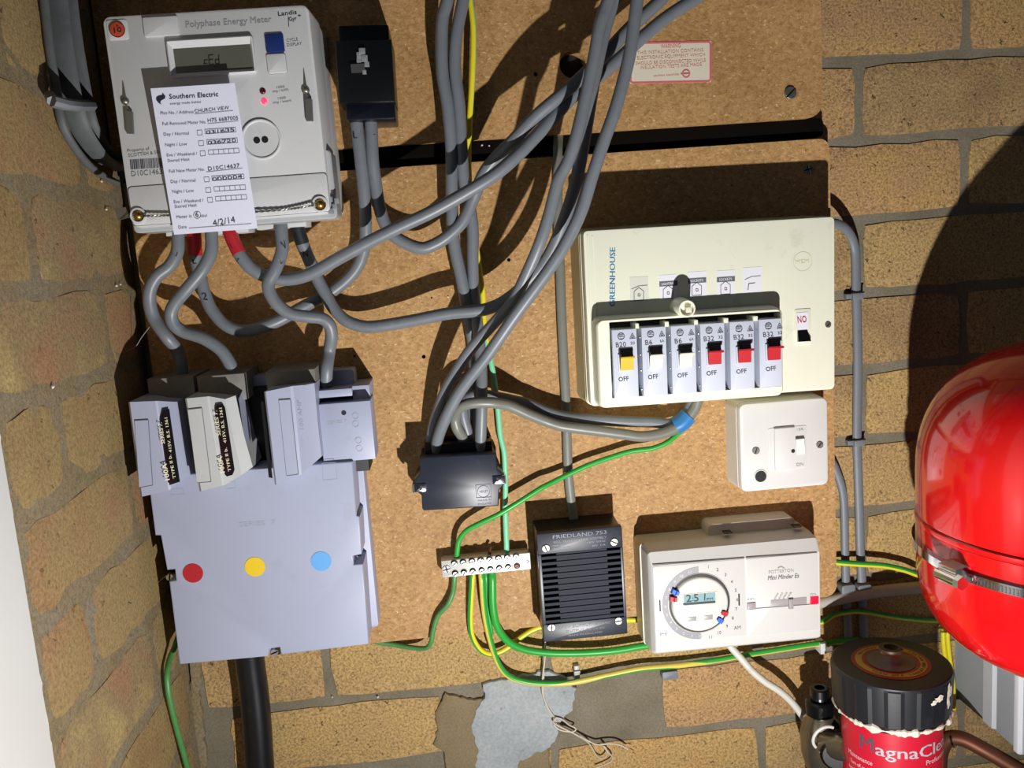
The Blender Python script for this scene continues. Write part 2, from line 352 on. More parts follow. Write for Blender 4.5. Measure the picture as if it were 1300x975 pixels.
class Dev:
    """a thing fixed flat to the wall: local x right along it, z up, y into the wall; pixels of the photograph are turned into its own axes"""
    def __init__(s, name=None, label=None, cat=None, quad=None, h=0.0, h0=0.0, group=None, square=False):
        s.h0 = h0
        if quad:
            P = [W(a, b, h) for a, b in quad]; c = sum(P, Vector()) / 4
            e = (P[1] - P[0]) + (P[2] - P[3]); f = (P[0] - P[3]) + (P[1] - P[2])
            t1 = math.atan2(e.z, e.x); t2 = math.atan2(-f.x, f.z); s.t = (t1 + t2) / 2 if not square else 0.0
            s.c = Vector((c.x, -h0, c.z)); s.w = e.length / 2; s.hh = f.length / 2
        else: s.t = 0; s.c = Vector((0, -h0, 0))
        s.root = None
        if name:
            s.root = bpy.data.objects.new(name, None); COL.objects.link(s.root); s.root.empty_display_size = .02
            s.root.location = s.c; s.root.rotation_euler = (0, -s.t, 0); tag(s.root, label, cat, group)
        s.ct, s.st = cos(s.t), sin(s.t)
    def L(s, px, py, h):
        p = W(px, py, h) - s.c
        return Vector((p.x * s.ct + p.z * s.st, -(h - s.h0), -p.x * s.st + p.z * s.ct))
    def y(s, h): return -(h - s.h0)
    def R(s, q, h):
        """pixel quad (2 or 4 corners) -> x0,x1,z0,z1"""
        P = [s.L(a, b, h) for a, b in q]
        if len(P) == 2: return min(P[0].x, P[1].x), max(P[0].x, P[1].x), min(P[0].z, P[1].z), max(P[0].z, P[1].z)
        return (P[0].x + P[3].x) / 2, (P[1].x + P[2].x) / 2, (P[2].z + P[3].z) / 2, (P[0].z + P[1].z) / 2
    def path(s, pts, seg=7): return spline([s.L(*p) for p in pts], seg)
    def text(s, mb, st, p0, p1, cap, h, bold=False, rise=None, mi=None):
        """st set on the base line p0-p1 (pixels), cap height in pixels, h a number or a function"""
        hf = h if callable(h) else (lambda a, b: h)
        A = s.L(p0[0], p0[1], hf(*p0)); B = s.L(p1[0], p1[1], hf(*p1))
        vs, fs = text_mesh(st, bold)
        if not vs: return
        x0 = min(v[0] for v in vs); x1 = max(v[0] for v in vs); ux = (B - A) / (x1 - x0)
        d = Vector((p1[0] - p0[0], p1[1] - p0[1])).normalized(); up = (p0[0] + d.y * cap, p0[1] - d.x * cap)
        C = s.L(up[0], up[1], hf(*up)); uz = (C - A) / .70
        mb.add([A + ux * (v[0] - x0) + uz * v[1] + Vector((0, -.00025 - v[2], 0)) for v in vs], fs, mi)
    def strip(s, mb, pts, w, h, mi=None):
        """thin printed line, w in pixels"""
        hf = h if callable(h) else (lambda a, b: h)
        for (a, b) in zip(pts[:-1], pts[1:]):
            d = Vector((b[0] - a[0], b[1] - a[1])); d.normalize(); nx, ny = -d.y * w / 2, d.x * w / 2
            q = [(a[0] + nx, a[1] + ny), (b[0] + nx, b[1] + ny), (b[0] - nx, b[1] - ny), (a[0] - nx, a[1] - ny)]
            mb.add([s.L(u, v, hf(u, v)) + Vector((0, -.0002, 0)) for u, v in q], [[0, 1, 2, 3]], mi)
    def frame(s, mb, q, w, h, mi=None): s.strip(mb, list(q) + [q[0]], w, h, mi)
    def fill(s, mb, q, h, off=.0002, mi=None):
        hf = h if callable(h) else (lambda a, b: h)
        mb.add([s.L(u, v, hf(u, v)) + Vector((0, -off, 0)) for u, v in q], [list(range(len(q)))], mi)
D0 = Dev()
def slotted(dev, px, py, h, rpx, mat, parent, ang=.6, name='screw', hgt=.0015, cross=False, label=None):
    """screw head with a real slot: two half discs on a dark base"""
    p = dev.L(px, py, h); r = rpx * mpp(px, py, h); mb = MB(); g = .13 * r
    mb.mi = 1; mb.cyl(p.x, p.z, r * .98, p.y + .0002, p.y - hgt * .35, 14)
    mb.mi = 0
    def piece(a0, a1, off):
        c = (a0 + a1) / 2; ox, oz = off * cos(c), off * sin(c)
        o = [(p.x + ox, p.z + oz)] + [(p.x + ox * .6 + (r - off * .3) * cos(a0 + (a1 - a0) * k / 7), p.z + oz * .6 + (r - off * .3) * sin(a0 + (a1 - a0) * k / 7)) for k in range(8)]
        mb.loft([o, o, inset(o, r * .08)], [p.y, p.y - hgt * .8, p.y - hgt])
    if cross:
        for k in range(4): piece(ang + k * pi / 2 + .02, ang + (k + 1) * pi / 2 - .02, g * 1.4)
    else:
        for k in range(2): piece(ang + k * pi, ang + (k + 1) * pi, g)
    return mb.build(name, [mat, BLACKM], parent, label=label)
def cable(name, label, pts, r, mat, cat='cable', group=None, rz_=None, seg=7, mfun=None, twist=0.0, n=12, pts3=None):
    if pts:                                              # carry on past the edge of the picture
        out = lambda p: p[1] < 0 or p[1] > 975 or p[0] > 1300
        def ext(p, q):
            l = math.hypot(p[0] - q[0], p[1] - q[1]); return (p[0] + (p[0] - q[0]) / l * 150, p[1] + (p[1] - q[1]) / l * 150, p[2])
        pts = ([ext(pts[0], pts[1])] if out(pts[0]) else []) + list(pts) + ([ext(pts[-1], pts[-2])] if out(pts[-1]) else [])
    mb = MB(); P = spline(pts3, seg) if pts3 else D0.path(pts, seg); mb.tube(P, r, rz_, n=n, mfun=mfun, twist=twist)
    o = mb.build(name, mat, None, 60)
    if label: tag(o, label, cat, group)
    return o
def band(parent, pts, r, mat, name='tape', label=None, seg=5):
    mb = MB(); mb.tube(D0.path(pts, seg), r, n=14); return mb.build(name, mat, parent, 60, label)
def ctext(parent, st, px, py, h, r, axang, ang, cap, wid, name='marking', mat=None):
    """handwriting wrapped round a cable whose axis passes (px,py,h) at axang; ang = direction of the writing (radians, anticlockwise from right)"""
    vs, fs = text_mesh(st, True); x0 = min(v[0] for v in vs); x1 = max(v[0] for v in vs); k = mpp(px, py, h)
    C = W(px, py, h); d = Vector((cos(ang), 0, sin(ang))); u = Vector((-sin(ang), 0, cos(ang))); nx = Vector((-sin(axang), 0, cos(axang)))
    out = []
    for v in vs:
        p = C + d * ((v[0] - (x0 + x1) / 2) / (x1 - x0) * wid * k) + u * ((v[1] / .7 - .5) * cap * k)
        q = max(-.92 * r, min(.92 * r, (p - C).dot(nx))); p.y = -h - math.sqrt(r * r - q * q) - .0004 - v[2]
        out.append(p)
    mb = MB(); mb.add(out, fs); return mb.build(name, mat or INK, parent, 0)
# ------------------------------------------------ the setting: back wall, left wall, white frame
XC = -0.292                                              # plane of the left wall
def slab(name, x0, x1, y0, y1, z0, z1, mat):
    mb = MB(); mb.box(x0, x1, z0, z1, y1, y0); return mb.build(name, mat, None, 0)
back = struct(slab('wall_back', XC - .10, .86, .0025, .10, -.90, .62, M_mortar))
left = struct(slab('wall_left', XC - .10, XC - .0010, -.285, .0025, -.90, .62, M_mortarl))
def brick(parent, u0, u1, z0, z1, plane, mat, seed, rough=1.0, depth=.02):
    """one brick with a worn front face; plane 'y' = back wall (u is x), 'x' = left wall (u is distance out from the corner)"""
    rnd = random.Random(seed); nu = 8 if u1 - u0 > .15 else (5 if u1 - u0 > .06 else 3); nv = 4
    cu, cz = (u0 + u1) / 2, (z0 + z1) / 2; vs = []; fs = []
    for j in range(nv + 1):
        for i in range(nu + 1):
            u = u0 + (u1 - u0) * i / nu; z = z0 + (z1 - z0) * j / nv; edge = i in (0, nu) or j in (0, nv)
            if i in (0, nu): u += rnd.uniform(-1, 1) * .0011 * rough
            if j in (0, nv): z += rnd.uniform(-1, 1) * .0013 * rough
            if i in (0, nu) and j in (0, nv): u += (.002 if i == 0 else -.002) * rough; z += (.002 if j == 0 else -.002) * rough
            out = .0 + rnd.uniform(-1, 1) * .0003 * rough - ((.0012 if plane == 'y' else .0008) if edge else 0)
            vs.append((u - cu, out, z - cz))
    n0 = len(vs); ring = [i for i in range(nu + 1)] + [(j + 1) * (nu + 1) - 1 for j in range(1, nv + 1)] + [nv * (nu + 1) + i for i in range(nu - 1, -1, -1)] + [j * (nu + 1) for j in range(nv - 1, 0, -1)]
    for r in ring: a = vs[r]; vs.append((a[0], -depth, a[2]))
    for j in range(nv):
        for i in range(nu):
            a = j * (nu + 1) + i; fs.append([a, a + 1, a + nu + 2, a + nu + 1])
    m = len(ring)
    for k in range(m): fs.append([ring[(k + 1) % m], ring[k], n0 + k, n0 + (k + 1) % m])
    fs.append([n0 + k for k in range(m)])
    mb = MB()
    if plane == 'y': mb.add([(a, -b, c) for a, b, c in vs], fs)
    else: mb.add([(b, -a, c) for a, b, c in vs], fs)
    o = mb.build('brick', mat, parent, 50)
    o.location = (cu, 0, cz) if plane == 'y' else (XC, -cu, cz)
    return o
LINE = lambda k: .2284 - .075 * k
G = .0048                                                # half a mortar joint
for k in range(-4, 13):                                   # courses of the back wall
    z1, z0 = LINE(k) - G, LINE(k + 1) + G
    js = [(.52 if k % 2 == 0 else .412) - .225 * n for n in range(-2, 5)]
    js = sorted([j for j in js if XC + .02 < j < .84] + [XC + .008, .845])
    for a, b in zip(js[:-1], js[1:]):
        if b - a < .025: continue
        if k in (9,) and a < .09 and b > -.03:            # bricks cut back for the mortar repair
            if a < -.03: b = min(b, -.048)
            else: a = max(a, .088)
            if b - a < .02: continue
        if k == 10 and a < .06 and b > -.02: a = .062
        brick(back, a + G * .9, b - G * .9, z0, z1, 'y', M_brick, k * 31 + int(a * 1000), 1.0)
for k in range(-4, 13):                                   # courses of the left wall
    z1, z0 = LINE(k) - .008 - .006, LINE(k + 1) - .008 + .006
    js = ([.195] if k % 2 == 0 else [.082, .30])
    js = [.012] + [j for j in js if j < .27] + [.279]
    for a, b in zip(js[:-1], js[1:]): brick(left, a + .006, b - .006, z0, z1, 'x', M_brickl, k * 17 + int(a * 1000), 1.8, .006)
# corner fillet of mortar on the back wall beside the left wall, cement repairs
def blob(name, pts, t, mat, parent, seed=1, jag=.0012):
    rnd = random.Random(seed); P = [W(a, b, 0) for a, b in pts]; o = []
    for a, b in zip(P, P[1:] + P[:1]):
        n = max(2, int((b - a).length / .004))
        for k in range(n): q = a.lerp(b, k / n); o.append((q.x + rnd.uniform(-jag, jag), q.z + rnd.uniform(-jag, jag)))
    if sum(o[i - 1][0] * o[i][1] - o[i][0] * o[i - 1][1] for i in range(len(o))) < 0: o = o[::-1]
    mb = MB(); c = (sum(p[0] for p in o) / len(o), sum(p[1] for p in o) / len(o))
    def sc(f): return [(c[0] + (p[0] - c[0]) * f, c[1] + (p[1] - c[1]) * f) for p in o]
    mb.loft([o, o, sc(.985), sc(.9), sc(.5)], [.004, -t * .4, -t * .8, -t, -t * 1.1])
    return mb.build(name, mat, parent, 40)
blob('mortar_patch', [(603, 888), (565, 880), (552, 905), (555, 925), (550, 945), (563, 955), (566, 990), (640, 1010), (700, 1000), (690, 880)], .0022, M_brownm, back, 3)
blob('cement_patch', [(612, 868), (640, 860), (664, 856), (690, 850), (712, 857), (733, 872), (724, 903), (712, 915), (705, 940), (694, 952), (683, 954), (660, 965), (645, 990), (600, 1000), (606, 950), (598, 925), (604, 900), (614, 885)], .0038, M_cement, back, 5, .0016)
blob('mortar_fillet', [(243, 700), (256, 700), (256, 850), (252, 870), (258, 905), (262, 960), (268, 1100), (240, 1100)], .003, M_mortarl, back, 8)
mb = MB(); p = W(727, 82, 0); mb.cyl(p.x, p.z, .022, .002, -.0009, 24); mb.build('cable_hole_shade', BLACKM, back)  # flat black disc painted in for the dark inside the hole
# white painted frame at the near end of the left wall
mb = MB(); mb.box(XC - .12, XC + .0055, -.90, .62, -.292, -.50, 0, .002)
struct(mb.build('trim_1', plastic('white_gloss_paint', 'CFD0CD', .35, var=.02), None))
fr = bpy.data.objects['trim_1']
mb = MB(); rnd = random.Random(4); n = 150; vs = []; fs = []   # ragged filler and paint edge between frame and brick
for i in range(n + 1):
    z = -.62 + 1.1 * i / n
    wdt = .006 + .004 * noise.noise(Vector((z * 60, 0, 0))) + rnd.uniform(-.0015, .0015)
    vs += [(XC - .002, -.2925, z), (XC + .0035 + rnd.uniform(0, .001), -.2915, z), (XC + .003 + rnd.uniform(0, .0012), -.292 + wdt * .5, z + rnd.uniform(-.002, .002)), (XC - .0005, -.292 + wdt + .003, z)]
for i in range(n):
    for j in range(3): a = i * 4 + j; fs.append([a, a + 1, a + 5, a + 4])
mb.add(vs, fs); mb.build('paint_edge', plastic('ragged_paint', 'D8D5CC', .6, var=.35, scale=170, dirt=('6A4A3A', .9)), fr, 0)

# ------------------------------------------------ chipboard backing boards
def board(name, outer, holes, h0, h1, label, parent=None):
    outs = [[(x, z) for x, z in outer]] + holes
    polys = [[Vector((x, z, 0)) for x, z in o] for o in outs]
    tris = geometry.tessellate_polygon(polys); flat = [p for o in outs for p in o]; N = len(flat)
    mb = MB(); vs = [(x, -h1, z) for x, z in flat] + [(x, -h0, z) for x, z in flat]; fs = []
    for t in tris: fs.append(list(t)); fs.append([N + i for i in t][::-1])
    k = 0
    for o in outs:
        m = len(o)
        for i in range(m): a, b = k + i, k + (i + 1) % m; fs.append([a, b, N + b, N + a])
        k += m
    mb.add(vs, fs); o = mb.build(name, M_chip, None, 0); tag(o, label, 'board'); return o
def hole(px, py, rpx, h=.018, n=24): p = W(px, py, h); return circ(p.x, p.z, rpx * mpp(px, py, h), n)
def rpoly(x0, x1, z0, z1, rs):
    o = []
    for (cx, cz, sx, sz, a), r in zip(((x1, z0, -1, 1, -pi / 2), (x1, z1, -1, -1, 0), (x0, z1, 1, -1, pi / 2), (x0, z0, 1, 1, pi)), rs):
        for k in range(6): t = a + k * pi / 10; o.append((cx + sx * r + r * cos(t), cz + sz * r + r * sin(t)))
    return o
BH = .018
ub = board('backing_board', rpoly(-.2905, .3675, .1015, .58, (.014, .01, .003, .003)), [hole(727, 82, 16.5), hole(680, 94, 2.8, n=10)], .001, BH, 'upper varnished chipboard backing board with a round hole behind the cables')
lb = board('backing_board', rpoly(-.2815, .3735, -.379, .0815, (.012, .010, .003, .003)), [hole(646, 330, 2.4, n=10), hole(538, 453, 2.6, n=10), hole(450, 452, 1.6, n=8), hole(548, 378, 1.2, n=8)], .001, BH, 'lower and larger chipboard backing board carrying the fuse box, switches and timer')
slotted(D0, 1003, 118, BH, 7.5, DULLST, ub, .75, hgt=.002, label='round slotted screw head')
slotted(D0, 1026, 215, BH, 5.5, STEEL, lb, .2, cross=True, hgt=.0015, label='small cross-head screw')
mb = MB(); mb.box(-.29, .3715, .0845, .1015, 0, -.010, .004, .001); mb.build('shade_batten', plastic('slot_shade_black', '0B0805', .9, spec=.1), ub, label='near-black batten added to paint the shade in the gap between the boards')  # batten coloured near black to stand for the shade in the slot
# warning sticker
st = Dev('warning_sticker', 'cream warning sticker with pink border on the upper board behind the cables', 'sticker', [(805, 54), (903, 50), (903, 102.5), (803, 108)], BH, BH)
st.t = 0
mb = MB(); x0, x1, z0, z1 = st.R([(799, 55.5), (903, 50), (903, 102.5), (799, 108)], BH)
mb.box(x0, x1, z0, z1, 0, -.0003, .0012); mb.build('label_face', plastic('sticker_cream', 'D9D2BC', .5, var=.04), st.root)
mb = MB(); hs = BH + .0004; o = rr(x0, x1, z0, z1, .0030, 3); i_ = inset(o, .0018)
mb.loft([o, i_], [st.y(hs), st.y(hs)], False, False); mb.build('printed_border', PINK_INK, st.root, 0)
mb = MB(); f = st.text
f(mb, 'WARNING', (839, 62), (864, 60.5), 5, hs, True)
for t, a, b in (('THIS INSTALLATION CONTAINS', (809, 69.5), (893, 65.5)), ('ELECTRONIC EQUIPMENT WHICH', (809, 76), (895, 71.5)), ('SHOULD BE DISCONNECTED WHILE', (807, 83), (896, 78.5)), ('INSULATION TESTS ARE MADE', (813, 88.5), (891, 84))): f(mb, t, a, b, 4.3, hs)
mb.build('printed_text', PINK_L, st.root, 0)
mb = MB(); f(mb, 'southern electricity', (830, 97.5), (862, 95.5), 2.6, hs)
p = st.L(871, 93.5, hs); k = mpp(871, 93, hs)
o = circ(p.x, p.z, 5.2 * k, 20); mb.loft([o, inset(o, 1.5 * k)], [p.y - .0003] * 2, False, False)
st.strip(mb, [(864, 94), (876, 93.2)], 1.6, hs + .0002)
mb.build('printed_emblem', PINK_INK, st.root, 0)

# ------------------------------------------------ loose flat cables on the left wall
def wallpath(pts, off): return [WX(a, b, XC + o) for (a, b, o) in [(p[0], p[1], off + (p[2] if len(p) > 2 else 0)) for p in pts]]
GREYFD = plastic('dusty_flat_pvc', '565A5C', .6, var=.2, scale=140, dirt=('3A3A36', .6))
c1 = cable('flat_cable', 'outermost left grey flat cable clipped to the left wall', None, .0036, GREYFD, rz_=.0026, pts3=[Vector((XC + .006, WX(49, -60, XC).y, .56))] + wallpath([(49, -60), (56, 0), (63, 60), (73, 122), (80, 160), (98, 192), (119, 215), (148, 232)], .005), cat='cable', n=10)
c2 = cable('flat_cable', 'broad middle grey flat cable clipped to the left wall', None, .0086, GREYFD, rz_=.0026, pts3=[Vector((XC + .008, WX(64, -60, XC).y, .56))] + wallpath([(64, -60), (72, 0), (79, 60), (90, 122), (100, 158), (115, 185), (131, 203), (152, 214)], .008), cat='cable', n=12)
c3 = cable('flat_cable', 'rightmost grey flat cable on the left wall, nearest the corner', None, .0066, GREYFD, rz_=.0026, pts3=[Vector((XC + .007, WX(82, -60, XC).y, .56))] + wallpath([(82, -60), (88, 0), (96, 60), (107, 122), (114, 155), (125, 178), (140, 195), (156, 206)], .007), cat='cable', n=12)
mb = MB()
mb.tube([WX(66, 128, XC + .012), WX(80, 132, XC + .017), WX(96, 134, XC + .017), WX(114, 134, XC + .012)], .0045, .006, n=8)
mb.tube([WX(64, 122, XC + .004), WX(68, 130, XC + .012)], .004, .005, n=8)
tag(mb.build('cable_clip', GREYF, None, 40), 'grey plastic clip holding the flat cables to the left wall', 'clip')
# ------------------------------------------------ electricity meter
H = .112
m = Dev('electricity_meter', 'large white electronic polyphase electricity meter with grey display, top left', 'electricity meter', [(129, 21), (391, 5), (421, 271), (167, 289)], H, BH)
X0, X1, Z0, Z1 = m.R([(129, 21), (391, 5), (421, 271), (167, 289)], H)
mb = MB(); mb.box(X0 - .001, X1 + .001, Z0 + .002, Z1, 0, m.y(.070), .006, .001); mb.build('housing', METERW, m.root)
mb = MB(); o = rr(X0, X1, Z0, Z1, .006); mb.loft([inset(o, -.002), o, inset(o, .0006), inset(o, .002)], [m.y(.070), m.y(H - .002), m.y(H - .0006), m.y(H)]); mb.build('front_cover', METERW, m.root)
CLEAR = plastic('clear_plastic', 'D4D8DA', .12, var=.02, trans=.85)
mb = MB(); o = rr(X0 - .0015, X1 + .004, Z0 - .004, Z0 + .052, .004); mb.loft([o, o, inset(o, .001)], [m.y(.071), m.y(.103), m.y(.104)]); mb.build('terminal_shroud', plastic('translucent_shroud', 'BDC1C4', .25, var=.04, trans=.25), m.root)
x0, x1, z0, z1 = m.R([(163, 236), (414, 221), (420, 268), (169, 287)], H)
mb = MB(); mb.box(x0, x1, z0, z1, m.y(H), m.y(H) - .0009, .003, .0005); tc_ = mb.build('terminal_cover', METERW, m.root)
mb = MB(); o = rr(x0 - .0004, x1 + .0004, z0 - .0004, z1 + .0004, .003); mb.loft([o, inset(o, .0007)], [m.y(H) - .0003] * 2, False, False); mb.build('seam', MINK, m.root, 0)
# display
q = [(209, 52), (320, 44), (326.5, 92.5), (218, 99)]; x0, x1, z0, z1 = m.R(q, H + .002)
s0, s1, t0, t1 = m.R([(220.5, 62), (318, 56), (321, 87), (223.5, 94)], H)
mb = MB(); a = rr(x0, x1, z0, z1, .002); b = rr(s0, s1, t0, t1, .0005)
mb.loft([a, inset(a, .0003), inset(a, .0012), b, b], [m.y(H), m.y(H) - .003, m.y(H) - .0035, m.y(H) - .0006, m.y(H) + .001], False, False); mb.build('display_bezel', METERW, m.root, 30)
mb = MB(); mb.box(s0 - .0003, s1 + .0003, t0 - .0003, t1 + .0003, m.y(H), m.y(H) - .0006); sc = mb.build('display_screen', plastic('lcd_dark', '5A5B50', .2, var=.05), m.root)
mb = MB(); hs = H + .0007
m.strip(mb, [(259, 76.5), (264, 76)], 1, hs); m.strip(mb, [(258, 81), (263.5, 80.6)], 1, hs); m.strip(mb, [(259.5, 76.5), (260, 80.6)], 1, hs)
for l in ([(265, 70), (265.8, 82)], [(265, 70), (271, 69.6)], [(265.5, 76), (270.5, 75.6)], [(266, 82), (271.8, 81.6)], [(277.5, 70), (278.5, 81)], [(273.5, 76), (278, 75.6)], [(274, 81.2), (278.6, 80.8)], [(273.5, 76), (274, 81)]): m.strip(mb, l, 1.3, hs)
mb.build('display_segments', plastic('lcd_ink', '25261F', .5), sc, 0)
# buttons
for (px, py, w_, mt, lb_, nm) in ((349, 55, 23.5, NAVY, 'square navy blue button', 'button'), (351.5, 81, 24, METERW, 'square white button below the blue one', 'button')):
    k = mpp(px, py, H) * w_ / 2; p = m.L(px, py, H); mb = MB(); mb.box(p.x - k, p.x + k, p.z - k, p.z + k, p.y + .0003, p.y - .0016, .0016, .0006); bt = mb.build(nm, mt, m.root, label=lb_)
    if mt == METERW: mb = MB(); o = rr(p.x - k, p.x + k, p.z - k, p.z + k, .0016); mb.loft([inset(o, -.0004), inset(o, .0001)], [p.y - .0002] * 2, False, False); mb.build('seam', GINK, bt, 0)
x0, x1, z0, z1 = m.R([(182, 23), (226, 20.5), (228, 45), (184, 48)], H)
mb = MB(); mb.box(x0, x1, z0, z1, m.y(H), m.y(H) - .0018, .001, .0005); mb.build('blank_plate', METERW, m.root)
p = m.L(149.5, 38, H); k = mpp(149, 38, H); mb = MB(); mb.box(p.x - 13 * k, p.x + 13 * k, p.z - 12.5 * k, p.z + 12.5 * k, p.y, p.y - .0007, .002, .0003); mb.build('badge_plate', METERW, m.root)
mb = MB(); mb.cyl(p.x, p.z, 10 * k, p.y - .0006, p.y - .0016, 24, .0004); bd = mb.build('badge', plastic('orange_red', 'B8482A', .4, var=.08), m.root, label='round orange red badge')
mb = MB(); m.text(mb, '10', (145, 42), (155, 41), 6.5, H + .0018, True); m.text(mb, 'A', (147, 34.5), (151, 34.2), 3, H + .0018)
o = circ(p.x, p.z, 10 * k, 24); mb.loft([o, inset(o, .8 * k)], [p.y - .0018] * 2, False, False); mb.build('printed_text', INK, bd, 0)
# pulse lamps
for px, py, mt, lb_ in ((333.5, 115.5, plastic('dark_led', '4A0F14', .2, var=.1), 'dark red pulse lamp'), (335.5, 128.5, plastic('lit_led', 'FF3050', .2, emit=('FF2848', 3.0)), 'lit red pulse lamp')):
    p = m.L(px, py, H); r = 4.2 * mpp(px, py, H); mb = MB(); mb.dome(p.x, p.z, r, p.y + .0002, .0016, 14); mb.build('pulse_lamp', mt, m.root, label=lb_)
# optical port
p = m.L(332, 177, H); r = 25.5 * mpp(332, 177, H); mb = MB(); o = circ(p.x, p.z, r, 40); mb.loft([o, inset(o, .0003), inset(o, .001), inset(o, .0016), inset(o, .0022)], [p.y, p.y - .0016, p.y - .0018, p.y - .0016, p.y - .0008], True, False); op = mb.build('optical_port', METERW, m.root)
for px, py in ((326, 178), (336.3, 177.2)):
    q_ = m.L(px, py, H + .001); r = 4.3 * mpp(px, py, H); mb = MB(); mb.cyl(q_.x, q_.z, r, m.y(H) - .0007, m.y(H) - .0011, 14); mb.build('sensor_hole', BLACKM, op)
# seals on the front
for (sx, sy, tx, ty, kx, ky) in ((159, 128.5, 156, 103, 164.5, 156), (388, 114.5, 385.5, 87, 392, 140)):
    p = m.L(sx, sy, H); k = mpp(sx, sy, H); mb = MB(); mb.dome(p.x, p.z, 5.3 * k, p.y, .003, 14); sl = mb.build('seal_screw', DULLST, m.root)
    mb = MB(); a = m.L(sx, sy, H + .001); b_ = m.L(tx, ty, H + .0006); mb.tube([a, b_], lambda t: .0012 * (1 - t) + .0002, n=6); mb.build('seal_groove', DULLST, sl)
    mb = MB(); a = m.L(kx, ky - 14, H + .002); b_ = m.L(kx + 1.5, ky + 14, H + .001); mb.tube([m.L(sx, sy + 3, H + .002), a], .0007, n=6)
    t = (b_ - a).normalized(); s_ = Vector((t.z, 0, -t.x)) * 4.6 * k
    mb.hexa([b_ - s_, b_ + s_, a + s_, a - s_] + [v + Vector((0, -.0022, 0)) for v in (b_ - s_ * .9, b_ + s_ * .9, a + s_ * .9, a - s_ * .9)]); mb.build('seal_tag', DULLST, m.root)
# wire seal along the bottom
bs = {}
for (px, py) in ((176, 274), (406.5, 259.5)):
    p = m.L(px, py, H + .001); k = mpp(px, py, H); mb = MB(); o = circ(p.x, p.z, 10.5 * k, 24); mb.loft([o, inset(o, .3 * k), inset(o, 2.6 * k), inset(o, 3.2 * k)], [p.y, p.y - .0016, p.y - .0018, p.y], True, False); rg = mb.build('screw_well', METERW, m.root)
    mb = MB(); mb.dome(p.x, p.z, 6.8 * k, p.y, .0045, 18); mb.build('sealing_screw', BRASS, rg)
mb = MB(); A = [m.L(183, 274.2, H + .0045), m.L(225, 273, H + .0035), m.L(300, 270, H + .0035), m.L(362, 266, H + .003), m.L(399, 260.5, H + .0045)]; P = spline(A, 24)
for ph in (0, pi): mb.tube([p + Vector((0, sin(i * 1.1 + ph) * .0005, cos(i * 1.1 + ph) * .0005)) for i, p in enumerate(P)], .00055, n=5)
mb.build('seal_wire', DULLST, m.root, 60)
mb = MB(); mb.tube([m.L(170, 274, H + .002), m.L(150, 279, H - .004)], .0006, n=5); a, b_, c_, d_ = m.L(147, 265, H - .006), m.L(161, 263, H - .006), m.L(165, 276, H - .006), m.L(151, 279, H - .006)
mb.hexa([d_, c_, b_, a] + [v + Vector((0, -.003, 0)) for v in (d_, c_, b_, a)]); mb.build('seal_tag', DULLST, m.root)
mb = MB()
for i, (a, b_) in enumerate(((419, 253), (425, 262), (420, 268), (428, 255))): p = m.L(a, b_, H - .004); mb.box(p.x - .002, p.x + .002, p.z - .0022, p.z + .0022, p.y + .003, p.y - .001 * i, .0006, .0004)
mb.build('seal_block', plastic('clear_seal', 'A8ACB0', .15, var=.3, scale=900, trans=.4), m.root)
for q in ([(211, 291), (226, 290), (226, 299), (211, 300)], [(326, 283), (389, 279), (389, 287), (326, 292)], [(262, 290), (316, 286), (316, 295), (262, 298)]):
    x0, x1, z0, z1 = m.R(q, .06); mb = MB(); mb.box(x0, x1, z0, z1 + .006, m.y(.03), m.y(.062), .001, .001); mb.build('terminal_block', METERW, m.root)
# lettering
mb = MB(); t = m.text
t(mb, 'Polyphase Energy Meter', (236, 35.2), (345, 28.2), 8.2, H, True); mb.build('printed_title', GINK, m.root, 0)
mb = MB(); t(mb, 'Landis', (353.2, 20.5), (377, 18), 5.6, H, True); t(mb, 'Gyr', (367, 27.2), (377, 25.8), 5.2, H, True); t(mb, '+', (378, 22.5), (382.5, 22), 4.5, H, True); m.strip(mb, [(366, 21), (366.6, 34)], .9, H)
mb.build('printed_emblem', INK, m.root, 0)
mb = MB()
for s_, a, b_, c_ in (('CYCLE', (364, 53.6), (378.5, 51.6), 4), ('DISPLAY', (364.5, 59.4), (383.5, 57), 4), ('1000', (351.5, 112.6), (361.5, 111.4), 3), ('imp / kWh', (346.5, 117.8), (366.5, 115.2), 3.2), ('1000', (353, 126.6), (363, 125.4), 3), ('imp / kvarh', (347, 132), (370, 129), 3.2), ('Property of', (162, 193.3), (190, 190.5), 4), ('SCOTTISH & SO', (163.2, 199.5), (203, 195), 4.2), ('D10C1463', (167.2, 224), (206, 221), 7)): t(mb, s_, a, b_, c_, H)
mb.build('printed_text', MINK, m.root, 0)
mb = MB(); rnd = random.Random(5); x = 0
while x < 42:
    w_ = rnd.choice((.5, .8, 1.3)); px = 165 + x
    m.fill(mb, [(px, 202.6 - x * .06), (px + w_, 202.6 - x * .06), (px + w_ + 1, 215.2 - x * .06), (px + 1, 215.2 - x * .06)], H); x += w_ + rnd.choice((.5, .8))
mb.build('printed_barcode', INK, m.root, 0)

